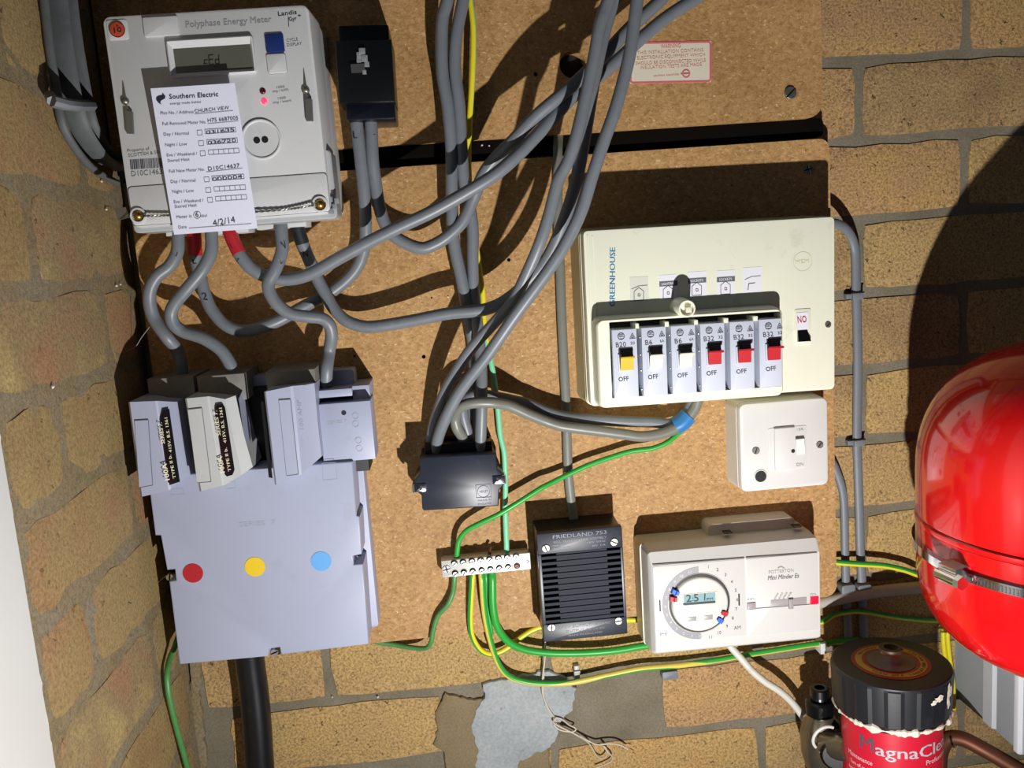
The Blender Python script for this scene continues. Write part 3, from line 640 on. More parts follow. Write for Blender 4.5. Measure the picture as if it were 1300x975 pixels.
# ------------------------------------------------ paper card hung on the meter
hp = lambda a, b: .1265 - (b - 105) / 190 * .0105
pc = Dev('meter_reading_card', 'white printed card with handwritten readings hanging over the electricity meter', 'paper card', None); pc.root = bpy.data.objects['meter_reading_card'] if 'meter_reading_card' in bpy.data.objects else pc.root
TL, TR, BR, BL = (191, 112.3), (298, 105.3), (327, 290), (221, 298)
mb = MB(); n = 14; vs = []; fs = []
for j in range(n + 1):
    for i in range(7):
        u, v = i / 6, j / n; a = (TL[0] * (1 - u) + TR[0] * u) * (1 - v) + (BL[0] * (1 - u) + BR[0] * u) * v; b_ = (TL[1] * (1 - u) + TR[1] * u) * (1 - v) + (BL[1] * (1 - u) + BR[1] * u) * v
        vs.append(W(a, b_, hp(a, b_)))
N = len(vs); vs += [v + Vector((0, .0003, 0)) for v in vs]
for j in range(n):
    for i in range(6): a = j * 7 + i; fs.append([a, a + 7, a + 8, a + 1]); fs.append([N + a, N + a + 1, N + a + 8, N + a + 7])
rim = [i for i in range(7)] + [j * 7 + 6 for j in range(1, n + 1)] + [n * 7 + i for i in range(5, -1, -1)] + [j * 7 for j in range(n - 1, 0, -1)]
for k in range(len(rim)): a, b_ = rim[k], rim[(k + 1) % len(rim)]; fs.append([a, b_, N + b_, N + a])
mb.add(vs, fs); mb.build('sheet', plastic('paper', 'DCDFF2', .6, var=.01), pc.root, 0)
pt = lambda a, b: hp(a, b) + .0002
mb = MB(); t = pc.text
t(mb, 'Southern Electric', (215, 126), (277.3, 122.6), 6, pt, True); t(mb, 'energy made better', (216, 133.2), (256, 130.8), 2.8, pt)
s_ = [(206.5, 118), (210, 122), (209.6, 125), (205, 127.5), (203.5, 130), (205.5, 133), (201, 130.5), (198.4, 127), (198.6, 123.5), (202, 121.5), (206, 120.8)]; pc.fill(mb, s_[::-1], pt)
mb.build('printed_heading', INK, pc.root, 0)
mb = MB()
for s_, a, b_, c_ in (('Plot No. / Address', (204, 145.8), (246, 144), 4), ('Full Removed Meter No.', (206.5, 159.5), (262, 157), 4), ('Day / Normal', (208, 172.8), (240, 171.2), 4), ('Night / Low', (210, 186.2), (237.6, 184.8), 4), ('Eve / Weekend /', (212, 199.2), (250.5, 197), 4), ('Stored Heat', (213, 206.2), (241, 204.2), 4),
                     ('Full New Meter No.', (215, 219.8), (260, 217), 4), ('Day / Normal', (217, 232.8), (248.5, 231), 4), ('Night / Low', (219, 245.5), (246.3, 244), 4), ('Eve / Weekend /', (221, 258.5), (258.5, 256.3), 4), ('Stored Heat', (222, 264.5), (250, 262.3), 4), ('Meter is', (224.3, 277.8), (243.5, 276.2), 4), ('Date', (227, 290.8), (237.3, 289.8), 4), ('dial', (255.5, 276), (263, 275.4), 3.4)): t(mb, s_, a, b_, c_, pt)
for l in ([(247, 145), (296, 140.5)], [(264, 157.2), (303, 153.6)], [(262, 218.5), (308, 213.5)], [(240, 289.8), (319, 284)]): pc.strip(mb, l, .5, pt)
def bx(cx, cy, w_, h_): pc.frame(mb, [(cx - w_ / 2, cy - h_ / 2 + w_ * .03), (cx + w_ / 2, cy - h_ / 2 - w_ * .03), (cx + w_ / 2 + .6, cy + h_ / 2 - w_ * .03), (cx - w_ / 2 + .6, cy + h_ / 2 + w_ * .03)], .5, pt)
rows = [(253.3, 168.6, 260.2, 299.2), (255.2, 182, 262.5, 301.2), (257.2, 195, 264.6, 303.2), (262.2, 228, 269, 309.5), (264.3, 241.6, 271.7, 311.5), (266.5, 254, 273.5, 313)]
for cx, cy, a, b_ in rows:
    bx(cx, cy, 6.2, 6.2)
    for k in range(6): w_ = (b_ - a) / 6; bx(a + w_ * (k + .5), cy - .9 - (k * w_) * .065 - .6, w_, 5.8)
mb.build('printed_text', MINK, pc.root, 0)
mb = MB()
for s_, a, b_, c_ in (('CHURCH VIEW', (247.5, 143.6), (291, 139.2), 4.6), ('H75 6687005', (264, 155.5), (302.5, 152), 4.8), ('031635', (262, 170.6), (298, 167), 4.6), ('036720', (264, 184), (300, 180.5), 4.8), ('D10C14637', (264.5, 217), (304.5, 212.6), 5), ('000004', (270, 230.2), (308, 226.5), 4.8), ('6', (248.5, 275.8), (252.5, 275.4), 6.5), ('4/2/14', (271, 287.5), (299, 282.5), 8)): t(mb, s_, a, b_, c_, pt)
pc.strip(mb, [(246.5 + 4.6 * cos(i * .5) + 4, 273 + 4.6 * sin(i * .5)) for i in range(14)], .5, pt)
mb.build('handwriting', plastic('biro', '33384A', .6), pc.root, 0)

# ------------------------------------------------ black service connector right of the meter
b = Dev('service_connector', 'black plastic service connector with a metal seal tag, beside the electricity meter', 'connector block', [(424, 52), (496.6, 50.8), (501.5, 128.5), (431.5, 129)], .08, BH)
x0, x1, z0, z1 = b.R([(425, 52), (496.6, 49), (501.5, 128), (431, 131)], .08)
mb = MB(); mb.box(x0, x1, z0, z1, b.y(.03), b.y(.08), .0015, .0012); mb.build('cover', BLACK, b.root)
mb = MB(); mb.box(x0 + .001, x1 - .0005, z0 + .001, z1 - .002, 0, b.y(.045), .0015, .001); mb.build('base', BLACK, b.root)
xa, xb, za, zb = b.R([(430, 32), (492, 30), (495, 55), (430, 56)], .068); mb = MB(); mb.box(xa, xb, za - .004, zb, 0, b.y(.066), .0015, .001); o_ = (xa, xb); mb.box(xa, xa + (xb - xa) * .42, zb - .002, zb + .002, 0, b.y(.05), .001); mb.build('upper_shroud', BLACK, b.root)
xa, xb, za, zb = b.R([(438, 133), (501, 131), (502, 151.5), (440, 152)], .07); mb = MB(); mb.box(xa, xb, za, zb + .004, 0, b.y(.07), .002, .001); mb.build('lower_shroud', plastic('blue_black_plastic', '0A0E18', .3, var=.1), b.root)  # lower shroud in a slightly bluer black than the cover
mb = MB(); c = [b.L(*p, .0815) for p in ((445, 82), (463, 81), (463.5, 92), (446.5, 93))]; c = [c[3], c[2], c[1], c[0]]; mb.hexa(c + [v + Vector((0, -.0015, 0)) for v in c]); mb.build('seal_tag', STEEL, b.root, 0)
mb = MB(); rnd = random.Random(3)
for (a, bb, w_) in ((457, 71, 4), (463, 75, 4), (466, 82, 3), (460, 66, 4), (463, 92, 2.4), (456, 78, 3)): p = b.L(a, bb, .08); k = mpp(a, bb, .08) * w_; mb.box(p.x - k, p.x + k, p.z - k, p.z + k, p.y + .001, p.y - .002 - rnd.random() * .002, .0005, .0004)
mb.build('seal_block', bpy.data.materials['clear_seal'], b.root)

# ------------------------------------------------ grey service cut-out with three fuse carriers
HC = .078
c = Dev('service_cutout', 'large pale grey service fuse box with red, yellow and blue dots, bottom left', 'fuse box', [(195, 660), (458, 640), (468, 818), (228, 844)], HC, BH)
P = lambda a, b_, h=HC: (lambda v: (v.x, v.z))(c.L(a, b_, h))
o = [P(228, 844), P(340, 833.5), P(341, 824), P(355, 822), P(357, 831.5), P(468, 818), P(461, 716), P(449, 717.5), P(447.5, 706), P(459, 704), P(456.5, 656), P(452.5, 655), P(448, 586), P(188, 606), P(191, 634), P(197, 680), P(204, 680), P(212, 724), P(222, 723), P(223.5, 737), P(214.5, 738)]
mb = MB(); mb.loft([o, o, inset(o, .0004), inset(o, .0014)], [c.y(.040), c.y(HC - .0012), c.y(HC - .0003), c.y(HC)]); mb.build('lower_cover', CUTG, c.root, 50)
x0, x1, z0, z1 = c.R([(188, 500), (462, 480), (470, 818), (228, 843)], HC)
mb = MB(); mb.box(x0 + .004, x1 - .0035, z0 + .001, z1 + .004, 0, c.y(.042), .003, .001); mb.build('base', CUTG, c.root)
for (px, py, a) in ((217, 731, 1.4), (452.5, 709.5, .5), (349, 826.5, .3)):
    slotted(c, px, py, .054, 5, CHROME, c.root, a, name='fixing_screw', hgt=.004)
    if py > 800 or px > 400: mb = MB(); p = c.L(px, py, .054); mb.box(p.x - .0045, p.x + .0045, p.z - .004, p.z + .004, c.y(.038), c.y(.054)); mb.build('screw_recess', BLACKM, c.root)
for px, py, mt, lb_ in ((245, 727.5, plastic('red_dot', 'A8141E', .5, var=.02), 'red phase dot'), (323.8, 719.5, plastic('yellow_dot', 'E0BE18', .5, var=.02), 'yellow phase dot'), (407.7, 712.5, plastic('blue_dot', '5FA2DE', .5, var=.02), 'blue phase dot')):
    p = c.L(px, py, HC); mb = MB(); mb.cyl(p.x, p.z, 13 * mpp(px, py, HC), p.y, p.y - .0004, 32); mb.build('phase_dot', mt, c.root, label=lb_)
mb = MB(); c.text(mb, 'SERIES  7', (304, 669), (350, 665.5), 6, HC); mb.build('raised_lettering', plastic('grey_raised', '98A0AF', .5), c.root, 0)
for q in ([(409, 588), (426, 587), (428, 608), (410, 609.5)], [(215, 621), (232, 620), (234, 627), (217, 628)], [(284, 612), (298, 611), (299, 619), (287, 621)]): mb = MB(); c.frame(mb, q, .6, HC); mb.build('moulded_square', plastic('grey_raised', '98A0AF', .5), c.root, 0)
def carrier(TL, TR, BR, BL, prof, mat, lab, hb=.040):
    """fuse carrier: cross-section prof = [(fraction across, h)], extruded down the carrier; the top end steps in the middle"""
    n = len(prof); vs = []; fs = []
    def row(A, B, dz=0, f=lambda u: 0, hh=0):
        for (u, h) in prof:
            p = c.L(A[0] + (B[0] - A[0]) * u, A[1] + (B[1] - A[1]) * u + f(u), h + hh); vs.append(p)
    row(TL, TR, f=lambda u: 5.5 if .62 < u < .8 else (2 if u >= .8 else 0)); 
    row(((TL[0] * .5 + BL[0] * .5), TL[1] * .5 + BL[1] * .5), ((TR[0] * .5 + BR[0] * .5), TR[1] * .5 + BR[1] * .5)); row(BL, BR, f=lambda u: -14 * max(0, u - .55) / .45)
    m0 = len(vs)
    for k in range(3):
        a = vs[k * n]; b_ = vs[k * n + n - 1]; vs.append(Vector((b_.x, c.y(hb), b_.z))); vs.append(Vector((a.x + .001, c.y(hb), a.z)))
    for k in range(2):
        for i in range(n - 1): fs.append([k * n + i, (k + 1) * n + i, (k + 1) * n + i + 1, k * n + i + 1])
        r0, l0, r1, l1 = m0 + 2 * k, m0 + 2 * k + 1, m0 + 2 * k + 2, m0 + 2 * k + 3
        fs += [[k * n + n - 1, (k + 1) * n + n - 1, r1, r0], [r0, r1, l1, l0], [l0, l1, (k + 1) * n, k * n]]
    fs.append([i for i in range(n)] + [m0, m0 + 1]); fs.append([2 * n + i for i in range(n)][::-1] + [m0 + 5, m0 + 4])
    mb = MB(); mb.add(vs, fs); o = mb.build('fuse_carrier', mat, c.root, 20, label=lab); return o
pr = [(0, 0.1040), (.03, 0.1065), (.55, 0.1065), (.60, 0.1055), (.93, 0.0930), (1.0, 0.0890)]
f1 = carrier((163, 510.5), (225, 508), (243, 616), (178.5, 631), pr, CUTG, 'pale grey carrier with a torn black label, leftmost')
pr2 = [(0, 0.1060), (.03, 0.1085), (.42, 0.1085), (.47, 0.1075), (.78, 0.0960), (.985, 0.0930), (1.0, 0.0800)]
f2 = carrier((235, 506), (300, 500), (322, 606), (253.5, 624), pr2, CUTW, 'dirty off-white carrier with a black label, middle')
pr3 = [(0, 0.1080), (.03, 0.1100), (.50, 0.1100), (.56, 0.1090), (.80, 0.0990), (.97, 0.0950), (1.0, 0.0800)]
f3 = carrier((335.5, 497.5), (401, 484), (410, 592), (349, 615.5), pr3, CUTG, 'clean grey carrier with raised lettering, third from left')
mb = MB(); p = c.L(318, 560, .05); vsf = [c.L(*q_) for q_ in ((299, 503, .042), (301, 500, .042), (326, 600, .042), (318, 598, .042), (303, 507, .092), (309, 493, .070), (321, 560, .055), (316, 596, .088))]
mb.add(vsf, [[0, 1, 5, 4], [1, 2, 6, 5], [2, 3, 7, 6], [3, 0, 4, 7], [4, 5, 6, 7], [3, 2, 1, 0]]); mb.build('side_wing', CUTG, f2, 0)
hf = .0973
for (o_, q, sc_, hh) in ((f1, [(171, 534), (188.5, 533), (194, 616), (177, 619)], 0, .107), (f2, [(238.5, 520), (256.5, 518), (268, 611.5), (250.5, 613)], 1, .109), (f3, [(354, 508), (369, 507), (379, 602), (364, 604)], 2, .1105)):
    x0 = [c.L(a, b_, hh) for a, b_ in q]; x0 = [x0[3], x0[2], x0[1], x0[0]]
    mb = MB(); mb.hexa([v + Vector((0, .002, 0)) for v in x0] + [v + Vector((0, -.0004, 0)) for v in x0]); mb.build('window_plate', {0: CUTG, 1: CUTW, 2: CUTG}[sc_], o_, 0)
    mb = MB(); c.strip(mb, [(q[0][0], q[0][1]), q[1], q[2], q[3]], .8, hh + .0004); mb.build('seam', MINK, o_, 0)
def labelfn(TL, TR, BR, BL, prof):
    def h(a, b_):
        v = (b_ - TL[1]) / (BL[1] - TL[1]); xl = TL[0] + (BL[0] - TL[0]) * v; xr = TR[0] + (BR[0] - TR[0]) * v; u = (a - xl) / (xr - xl)
        for (u0, h0), (u1, h1) in zip(prof, prof[1:]):
            if u0 <= u <= u1: return h0 + (h1 - h0) * (u - u0) / (u1 - u0) + .0004
        return prof[-1][1] + .0004
    return h
def fillgrid(dev, mb, lf, rt, hf, off, ns=24, nu=5):
    def at(poly, t):
        d = [0]
        for p, q in zip(poly, poly[1:]): d.append(d[-1] + math.hypot(q[0] - p[0], q[1] - p[1]))
        x = t * d[-1]
        for i in range(len(d) - 1):
            if x <= d[i + 1] + 1e-9: f = (x - d[i]) / (d[i + 1] - d[i]); return (poly[i][0] + (poly[i + 1][0] - poly[i][0]) * f, poly[i][1] + (poly[i + 1][1] - poly[i][1]) * f)
        return poly[-1]
    vs = []
    for j in range(ns + 1):
        a, b_ = at(lf, j / ns), at(rt, j / ns)
        for i in range(nu + 1): px, py = a[0] + (b_[0] - a[0]) * i / nu, a[1] + (b_[1] - a[1]) * i / nu; vs.append(dev.L(px, py, hf(px, py) + off))
    mb.add(vs, [[j * (nu + 1) + i, (j + 1) * (nu + 1) + i, (j + 1) * (nu + 1) + i + 1, j * (nu + 1) + i + 1] for j in range(ns) for i in range(nu)])
h1 = labelfn((163, 510.5), (225, 508), (243, 616), (178.5, 631), pr); h2 = labelfn((235, 506), (300, 500), (322, 606), (253.5, 624), pr2)
mb = MB(); fillgrid(c, mb, [(207, 520.5), (204, 534), (215, 616)], [(215, 519), (216.5, 530), (228.5, 611.5)], h1, .0030); lo = mb.build('fuse_label', BLACK, f1, 0, label='black torn fuse label')
mb = MB(); fillgrid(c, mb, [(275, 514), (273.3, 519), (285, 602), (288, 605)], [(283, 513), (285.8, 517), (298, 597), (295, 603)], h2, .0030); lp = mb.build('fuse_label', BLACK, f2, 0, label='black round-cornered fuse label')
CRI = plastic('cream_print', 'D8D2B4', .6)
for (lab, hq, L_) in ((lo, h1, (('100A', (215.6, 609), (211.5, 588), 6), ('TYPE II b.', (223.5, 607), (217.3, 577), 3.8), ('SERIES 7.', (209.5, 563), (205.5, 536), 4.6), ('415V. B.S. 1361', (218.5, 574), (212.6, 530), 3.8))), (lp, h2, (('100A', (285.6, 599.5), (282, 579), 6), ('TYPE II b.', (293.5, 598), (288, 568), 3.8), ('SERIES 7.', (280.5, 552.5), (275.6, 521), 4.6), ('415V. B.S. 1361', (287.8, 562), (281.8, 517.5), 3.8)))):
    mb = MB()
    for s_, a, b_, cp in L_: c.text(mb, s_, a, b_, cp, lambda u, v: hq(u, v) + .0033, True)
    mb.build('printed_text', CRI, lab, 0)
mb = MB(); h3 = labelfn((335.5, 497.5), (401, 484), (410, 592), (349, 615.5), pr3); c.text(mb, 'HENLEY   100 AMP', (391, 592), (382, 508), 5, lambda u, v: h3(u, v) + .0003); mb.build('raised_lettering', plastic('grey_raised', '98A0AF', .5), f3, 0)
mb = MB(); c.fill(mb, [(332, 509), (335.5, 509), (347, 606), (342, 605)], .104, .003); mb.build('side_label', BLACK, f3, 0, label='black printed side label')
# parts behind and above the carriers, black box for the shade between them
for q, h_ in (([(186, 482), (246, 477), (248, 506), (190, 510)], .070), ([(250, 478), (310, 474), (313, 502), (252, 506)], .074), ([(337, 474), (400, 467), (401, 492), (339, 498)], .078)):
    x0, x1, z0, z1 = c.R(q, h_); mb = MB(); mb.box(x0, x1, z0 - .004, z1, 0, c.y(h_), .001, .001); mb.build('fuse_base', plastic('dirty_bakelite', '77756F', .6, var=.3, scale=120, dirt=('3A2A1E', .9)), c.root)
x0, x1, z0, z1 = c.R([(226, 498), (346, 490), (352, 602), (238, 606)], .046); mb = MB(); mb.box(x0, x1, z0, z1, c.y(.03), c.y(.0455)); mb.build('fuse_gap_shade', BLACKM, c.root)  # black box added to paint the shade in the gap between carriers
HN = .074
x0, x1, z0, z1 = c.R([(404, 514), (470, 508), (477, 583), (410, 588)], HN); mb = MB(); mb.box(x0, x1, z0, z1, c.y(.04), c.y(HN), .001, .001); nb = mb.build('neutral_cover', CUTG, c.root)
mb = MB(); c.text(mb, 'SERIES 7', (416, 539), (440, 536), 4, HN)
for a, b_ in ((451, 528), (451.5, 538), (455, 559), (456, 569)): p = c.L(a, b_, HN); o = circ(p.x, p.z, .0029, 16); mb.loft([o, inset(o, .0004)], [p.y - .0003] * 2, False, False)
mb.build('raised_lettering', plastic('grey_raised', '98A0AF', .5), nb, 0)
mb = MB(); p = c.L(436.5, 524, HN); mb.cyl(p.x, p.z, .0022, p.y, p.y - .0003, 14); mb.build('vent_hole', BLACKM, nb)
x0, x1, z0, z1 = c.R([(401, 497), (447, 492), (447, 503), (401, 507)], .067); mb = MB(); mb.box(x0, x1, z0, z1, 0, c.y(.067), .0008, .0008); xa, xb, za, zb = c.R([(445, 491), (468, 489), (470, 507), (446, 508)], .064); mb.box(xa + .001, xb, za, zb, 0, c.y(.061), .0008, .0008); mb.build('neutral_block', CUTG, c.root)
x0, x1, z0, z1 = c.R([(402, 502), (459, 498), (470, 600), (410, 600)], .055); mb = MB(); mb.box(x0, x1, z0, z1, 0, c.y(.055), .001, .001); mb.build('neutral_base', BLACKM, c.root)
# ------------------------------------------------ black connector block in the middle
k_ = Dev('connector_block', 'blue-black square connector block with two metal side clips, below the grey cables', 'connector block', [(532, 581), (630, 575), (634, 642.5), (536.6, 648.6)], .062, BH)
P = lambda a, b_, h=.062: (lambda v: (v.x, v.z))(k_.L(a, b_, h))
o = [P(538, 648.5), P(633, 642.5), P(634, 622), P(640.5, 615), P(641, 606), P(636, 599), P(631.5, 596), P(630, 575.5), P(532.5, 581), P(533.5, 601), P(526, 610), P(526.5, 622), P(535, 629), P(536, 646)]
mb = MB(); mb.loft([inset(o, .001), inset(o, .001), o, o, inset(o, .0004), inset(o, .0012)], [0, k_.y(.050), k_.y(.050), k_.y(.0608), k_.y(.0616), k_.y(.062)]); mb.build('cover', BLUEBLK, k_.root, 50)
x0, x1, z0, z1 = k_.R([(539, 565), (624, 560), (627, 585), (540, 588)], .045); mb = MB(); mb.box(x0, x1, z0, z1, 0, k_.y(.045), .001, .001); mb.box(x0 + .002, x1 - .002, z1 - .003, z1 + .0015, 0, k_.y(.030), .001); mb.build('cable_entry', BLACK, k_.root)
for a, b_, w_ in ((533, 619, 8), (633, 609, 8)):
    p = k_.L(a, b_, .062); k = mpp(a, b_, .062); mb = MB(); s = -1 if a < 580 else 1
    mb.box(p.x - w_ * k, p.x + w_ * k, p.z - 5.5 * k, p.z + 5.5 * k, p.y, p.y - .0012, .001, .0004); mb.box(p.x + s * w_ * k - .001, p.x + s * w_ * k + .001, p.z - 5.5 * k, p.z + 5.5 * k, p.y + .012, p.y - .0010, .0004); cl = mb.build('spring_clip', CHROME, k_.root)
    mb = MB(); mb.box(p.x - s * .001 - .0009, p.x - s * .001 + .0009, p.z - 3 * k, p.z + 3 * k, p.y - .0011, p.y - .0013); mb.build('clip_slot', BLACKM, cl)
mb = MB(); p = k_.L(614, 624, .0622); r = 8 * mpp(614, 624, .062); o = circ(p.x, p.z, r, 24); mb.loft([o, inset(o, .0005)], [p.y - .0002] * 2, False, False)
k_.frame(mb, [(604, 616), (623, 614.5), (624, 631), (605, 632)], .7, .0622); k_.text(mb, 'HENLEY', (609, 626), (619.5, 625), 3, .0622); k_.text(mb, 'MADE IN', (607, 637), (624, 635.5), 2.4, .0622); k_.text(mb, 'ENGLAND', (607, 641.5), (624, 640), 2.4, .0622)
mb.build('raised_lettering', plastic('pale_raised', '4E586E', .45), k_.root, 0)

# ------------------------------------------------ brass earth terminal bar
e_ = Dev('earth_terminal', 'silvery earth terminal bar with two rows of screws, green wires entering it', 'terminal block', [(560, 713), (673, 701), (674, 722.5), (562, 734)], .036, BH)
x0, x1, z0, z1 = -e_.w / 2, e_.w / 2, -e_.hh / 2, e_.hh / 2
PLATE = plastic('bright_plated_bar', 'D4D2CC', .35, metal=.35, var=.06, dirt=('A89C80', .4))
mb = MB(); mb.box(x0 + .002, x1 - .002, z0 + .001, z1 - .001, 0, e_.y(.024), .001); mb.build('mounting', IVORY, e_.root)
mb = MB(); mb.box(x0, x1, z0, z1, e_.y(.024), e_.y(.036), .0008, .0006); mb.build('bar', PLATE, e_.root)
rnd = random.Random(9)
for i in range(8):
    u = i / 7
    for row in (0, 1):
        px = (576.6 + 78.5 * u) + row * 1.2; py = (714.3 - 8.7 * u) + row * 13.2 - (.6 * u if row else 0)
        p = e_.L(px, py, .036); k = mpp(px, py, .036); mb = MB(); mb.cyl(p.x, p.z, 4.3 * k, p.y + .0005, p.y - .0004, 14); w = mb.build('screw_hole', BLACKM, e_.root)
        if i == 7 and row: slotted(e_, px, py + 1, .0368, 2.6, COPPER, w, rnd.uniform(0, 3), hgt=.0006); continue
        slotted(e_, px + .3, py + 1.3, .0372, 3.4, STEEL, w, rnd.uniform(.2, 1.2), hgt=.0012)
slotted(e_, 567, 722.5, .036, 4.8, STEEL, e_.root, .2, cross=True, name='fixing_screw', hgt=.0012)
mb = MB(); e_.text(mb, 'A', (668, 710), (668.6, 716), 4, .036); mb.build('stamped_mark', INK, e_.root, 0)
mb = MB(); p = e_.L(622, 704, .03); mb.tube([e_.L(621, 706, .03), e_.L(622, 697, .028), e_.L(623, 694, .027)], .0016, n=8); mb.build('copper_strand', COPPER, e_.root)

GRILLE = plastic('grille_bakelite', '191E2A', .62, var=.15, scale=60, spec=.25)
# ------------------------------------------------ slatted bell
HS = .062
s = Dev('door_bell', 'blue-black slatted bell box with four screws, beside the white timer', 'bell', [(681, 678), (789.7, 668.6), (796.5, 804), (691, 816)], HS, BH)
x0, x1, z0, z1 = -s.w / 2, s.w / 2, -s.hh / 2, s.hh / 2
mb = MB(); mb.box(x0 + .0008, x1 - .0008, z0 + .0008, z1 - .0008, 0, s.y(HS - .0075), .001, 0, .0006); mb.build('housing', plastic('black_bell_housing', '17181B', .3, var=.2), s.root)
zt = s.L(737, 700, HS).z; zb = s.L(743, 788, HS).z
mb = MB(); mb.box(x0, x1, zt + .0004, z1, s.y(HS - .008), s.y(HS), .0008, .0006); tp = mb.build('top_plate', BLUEBLK, s.root)
mb = MB(); mb.box(x0, x1, z0, zb - .0002, s.y(HS - .008), s.y(HS), .0008, .0006); bp_ = mb.build('bottom_plate', BLUEBLK, s.root)
mb = MB(); mb.box(x0, x0 + .0030, zb, zt, s.y(HS - .008), s.y(HS), 0, .0003); mb.build('side_rail', BLUEBLK, s.root); mb = MB(); mb.box(x1 - .0026, x1, zb, zt, s.y(HS - .008), s.y(HS), 0, .0003); mb.build('side_rail', BLUEBLK, s.root)
xl, xr = x0 + .0175, x1 - .0155
mb = MB(); mb.box(xl, xr, zb, zt, s.y(HS - .0076), s.y(HS - .0012), 0); mb.build('grille_back', GRILLE, s.root)
for k in range(12):
    z = zb + (zt - zb) * (k + .5) / 12 - .0006; mb = MB(); hh = (zt - zb) / 12 * .27
    mb.box(x0 + .0028, x1 - .0024, z - hh, z + hh, s.y(HS - .0045), s.y(HS - .0001), 0, .0004); mb.build('slat', GRILLE, s.root, 0)
for a, b_, an in ((693, 696, 1.9), (779.5, 688, -.5), (700, 796.5, 1.5), (785, 788, .1)): slotted(s, a, b_, HS, 4.8, DULLST, tp if b_ < 720 else bp_, an, hgt=.0012)
mb = MB(); RL = plastic('pale_raised', '4E586E', .45); hs = HS + .0001
for t_, a, b_, c_ in (('FRIEDLAND 753', (702, 684), (770, 677.5), 4.6), ('BELL TRANSFORMER ASSEMBLY', (703, 689.5), (770, 683), 2.8), ('PRIMARY', (702, 694), (718, 692.4), 2), ('SECONDARY', (702, 697.5), (724, 695.4), 2), ('240V 50HZ', (744, 690), (769, 687.4), 2.4), ('8V 1A', (752, 694), (769, 692.2), 2.4)): s.text(mb, t_, a, b_, c_, hs)
mb.build('raised_lettering', RL, tp, 0)
mb = MB()
for t_, a, b_, c_ in (('240V SUPPLY  50 HZ', (709, 799), (775, 791), 3), ('OUTPUT 3V 5V 8V', (718, 803), (768, 797.5), 2.4), ('MADE IN ENGLAND', (722, 808), (765, 803), 2.4)): s.text(mb, t_, a, b_, c_, hs)
mb.build('raised_lettering', plastic('dark_raised', '151A26', .4), bp_, 0)

# ------------------------------------------------ consumer unit
HU = .076
u = Dev('consumer_unit', 'cream plastic fuse box with six coloured circuit breaker switches and GREENHOUSE written on it', 'fuse box', [(741, 295), (1061, 272.5), (1059, 493), (749, 517.5)], HU, BH)
X0, X1, Z0, Z1 = -u.w / 2, u.w / 2, -u.hh / 2, u.hh / 2
mb = MB(); o = rr(X0, X1, Z0, Z1, .004)
mb.loft([inset(o, -.0035), inset(o, -.003), inset(o, -.0015), inset(o, -.0015)], [0, u.y(.026), u.y(.050), u.y(.058)]); mb.build('base', CREAMD, u.root)
mb = MB(); mb.loft([inset(o, -.001), inset(o, -.001), o, o, inset(o, .0005), inset(o, .0018)], [u.y(.058), u.y(.064), u.y(.064), u.y(HU - .0014), u.y(HU - .0003), u.y(HU)]); mb.build('front_cover', CREAM, u.root)
for i in range(2): mb = MB(); xx = X0 + .0035 + .0045 * i; mb.box(xx, xx + .0007, Z0 + .002, Z1 - .004 - .001 * i, u.y(HU - .001), u.y(HU) - .0006, .0003); mb.build('edge_ridge', CREAM, u.root)
HW = .094
q = [(755, 406), (993, 391), (995, 494), (764, 513)]; cx0, cx1, cz0, cz1 = u.R(q, HW)
b0, b1, bz0, bz1 = u.R([(776.5, 419), (994, 404), (995, 490), (781, 506)], .1)
cz0 = Z0 + .0012; mb = MB(); o = rr(cx0, cx1, cz0, cz1, .006); i_ = rr(b0 - .0012, b1 + .0006, bz0 - .001, bz1 + .006, .0008)
mb.loft([inset(o, -.0022), inset(o, -.0006), o, inset(o, .0012), i_, i_], [u.y(HU), u.y(HW - .004), u.y(HW - .0012), u.y(HW), u.y(HW), u.y(HU)], False, False); cw = mb.build('breaker_cowl', CREAM, u.root, 40)
mb = MB(); mb.box(b0 - .0012, b1 + .0006, bz0 - .001, bz1 + .006, u.y(HU), u.y(HU) - .0004); mb.build('breaker_well', plastic('dark_well', '2A2C2E', .5), cw)
for px, py in ((808, 412), (846, 409.6), (883, 407.5), (921.5, 405), (959, 402.5)): p = u.L(px, py - 1, HW); mb = MB(); mb.box(p.x - .002, p.x + .002, bz1 - .001, p.z, u.y(HU), u.y(HW) - .0005, 0, .0002); mb.build('rib', CREAM, cw)
p = u.L(872.5, 392, .101); r = 11 * mpp(872, 393, .101); mb = MB(); o = circ(p.x, p.z, r, 26); mb.loft([inset(o, -.0016), o, inset(o, .0005), inset(o, .0015), inset(o, .0022), inset(o, .0024)], [u.y(HU), u.y(.1), u.y(.101), u.y(.101), u.y(.1), u.y(.096)], True, False); kn = mb.build('cover_knob', CREAM, cw)
mb = MB(); mb.box(p.x - .0012, p.x + .004, p.z - .0035, p.z + .0012, u.y(.096), u.y(.1015), 0, .0004); mb.build('slot_web', IVORY, kn)
HB = .099; QB = [[(205, 575), (325, 568), (330, 880), (220, 888)], [(340, 565), (457, 558), (465, 872), (352, 880)], [(475, 558), (592, 550), (597, 862), (485, 870)], [(608, 548), (725, 540), (730, 850), (620, 858)], [(745, 540), (858, 530), (865, 840), (752, 848)], [(880, 528), (985, 520), (992, 830), (885, 838)]]
cols = [('yellow', YELP), ('white', IVORY), ('white', IVORY), ('red', REDP), ('red', REDP), ('red', REDP)]; rate = [('B20', '20'), ('B6', '6A'), ('B6', '6A'), ('B32', '32'), ('B32', '32'), ('B32', '32')]
WINL = plastic('breaker_window', '4A4C50', .3, var=.1)
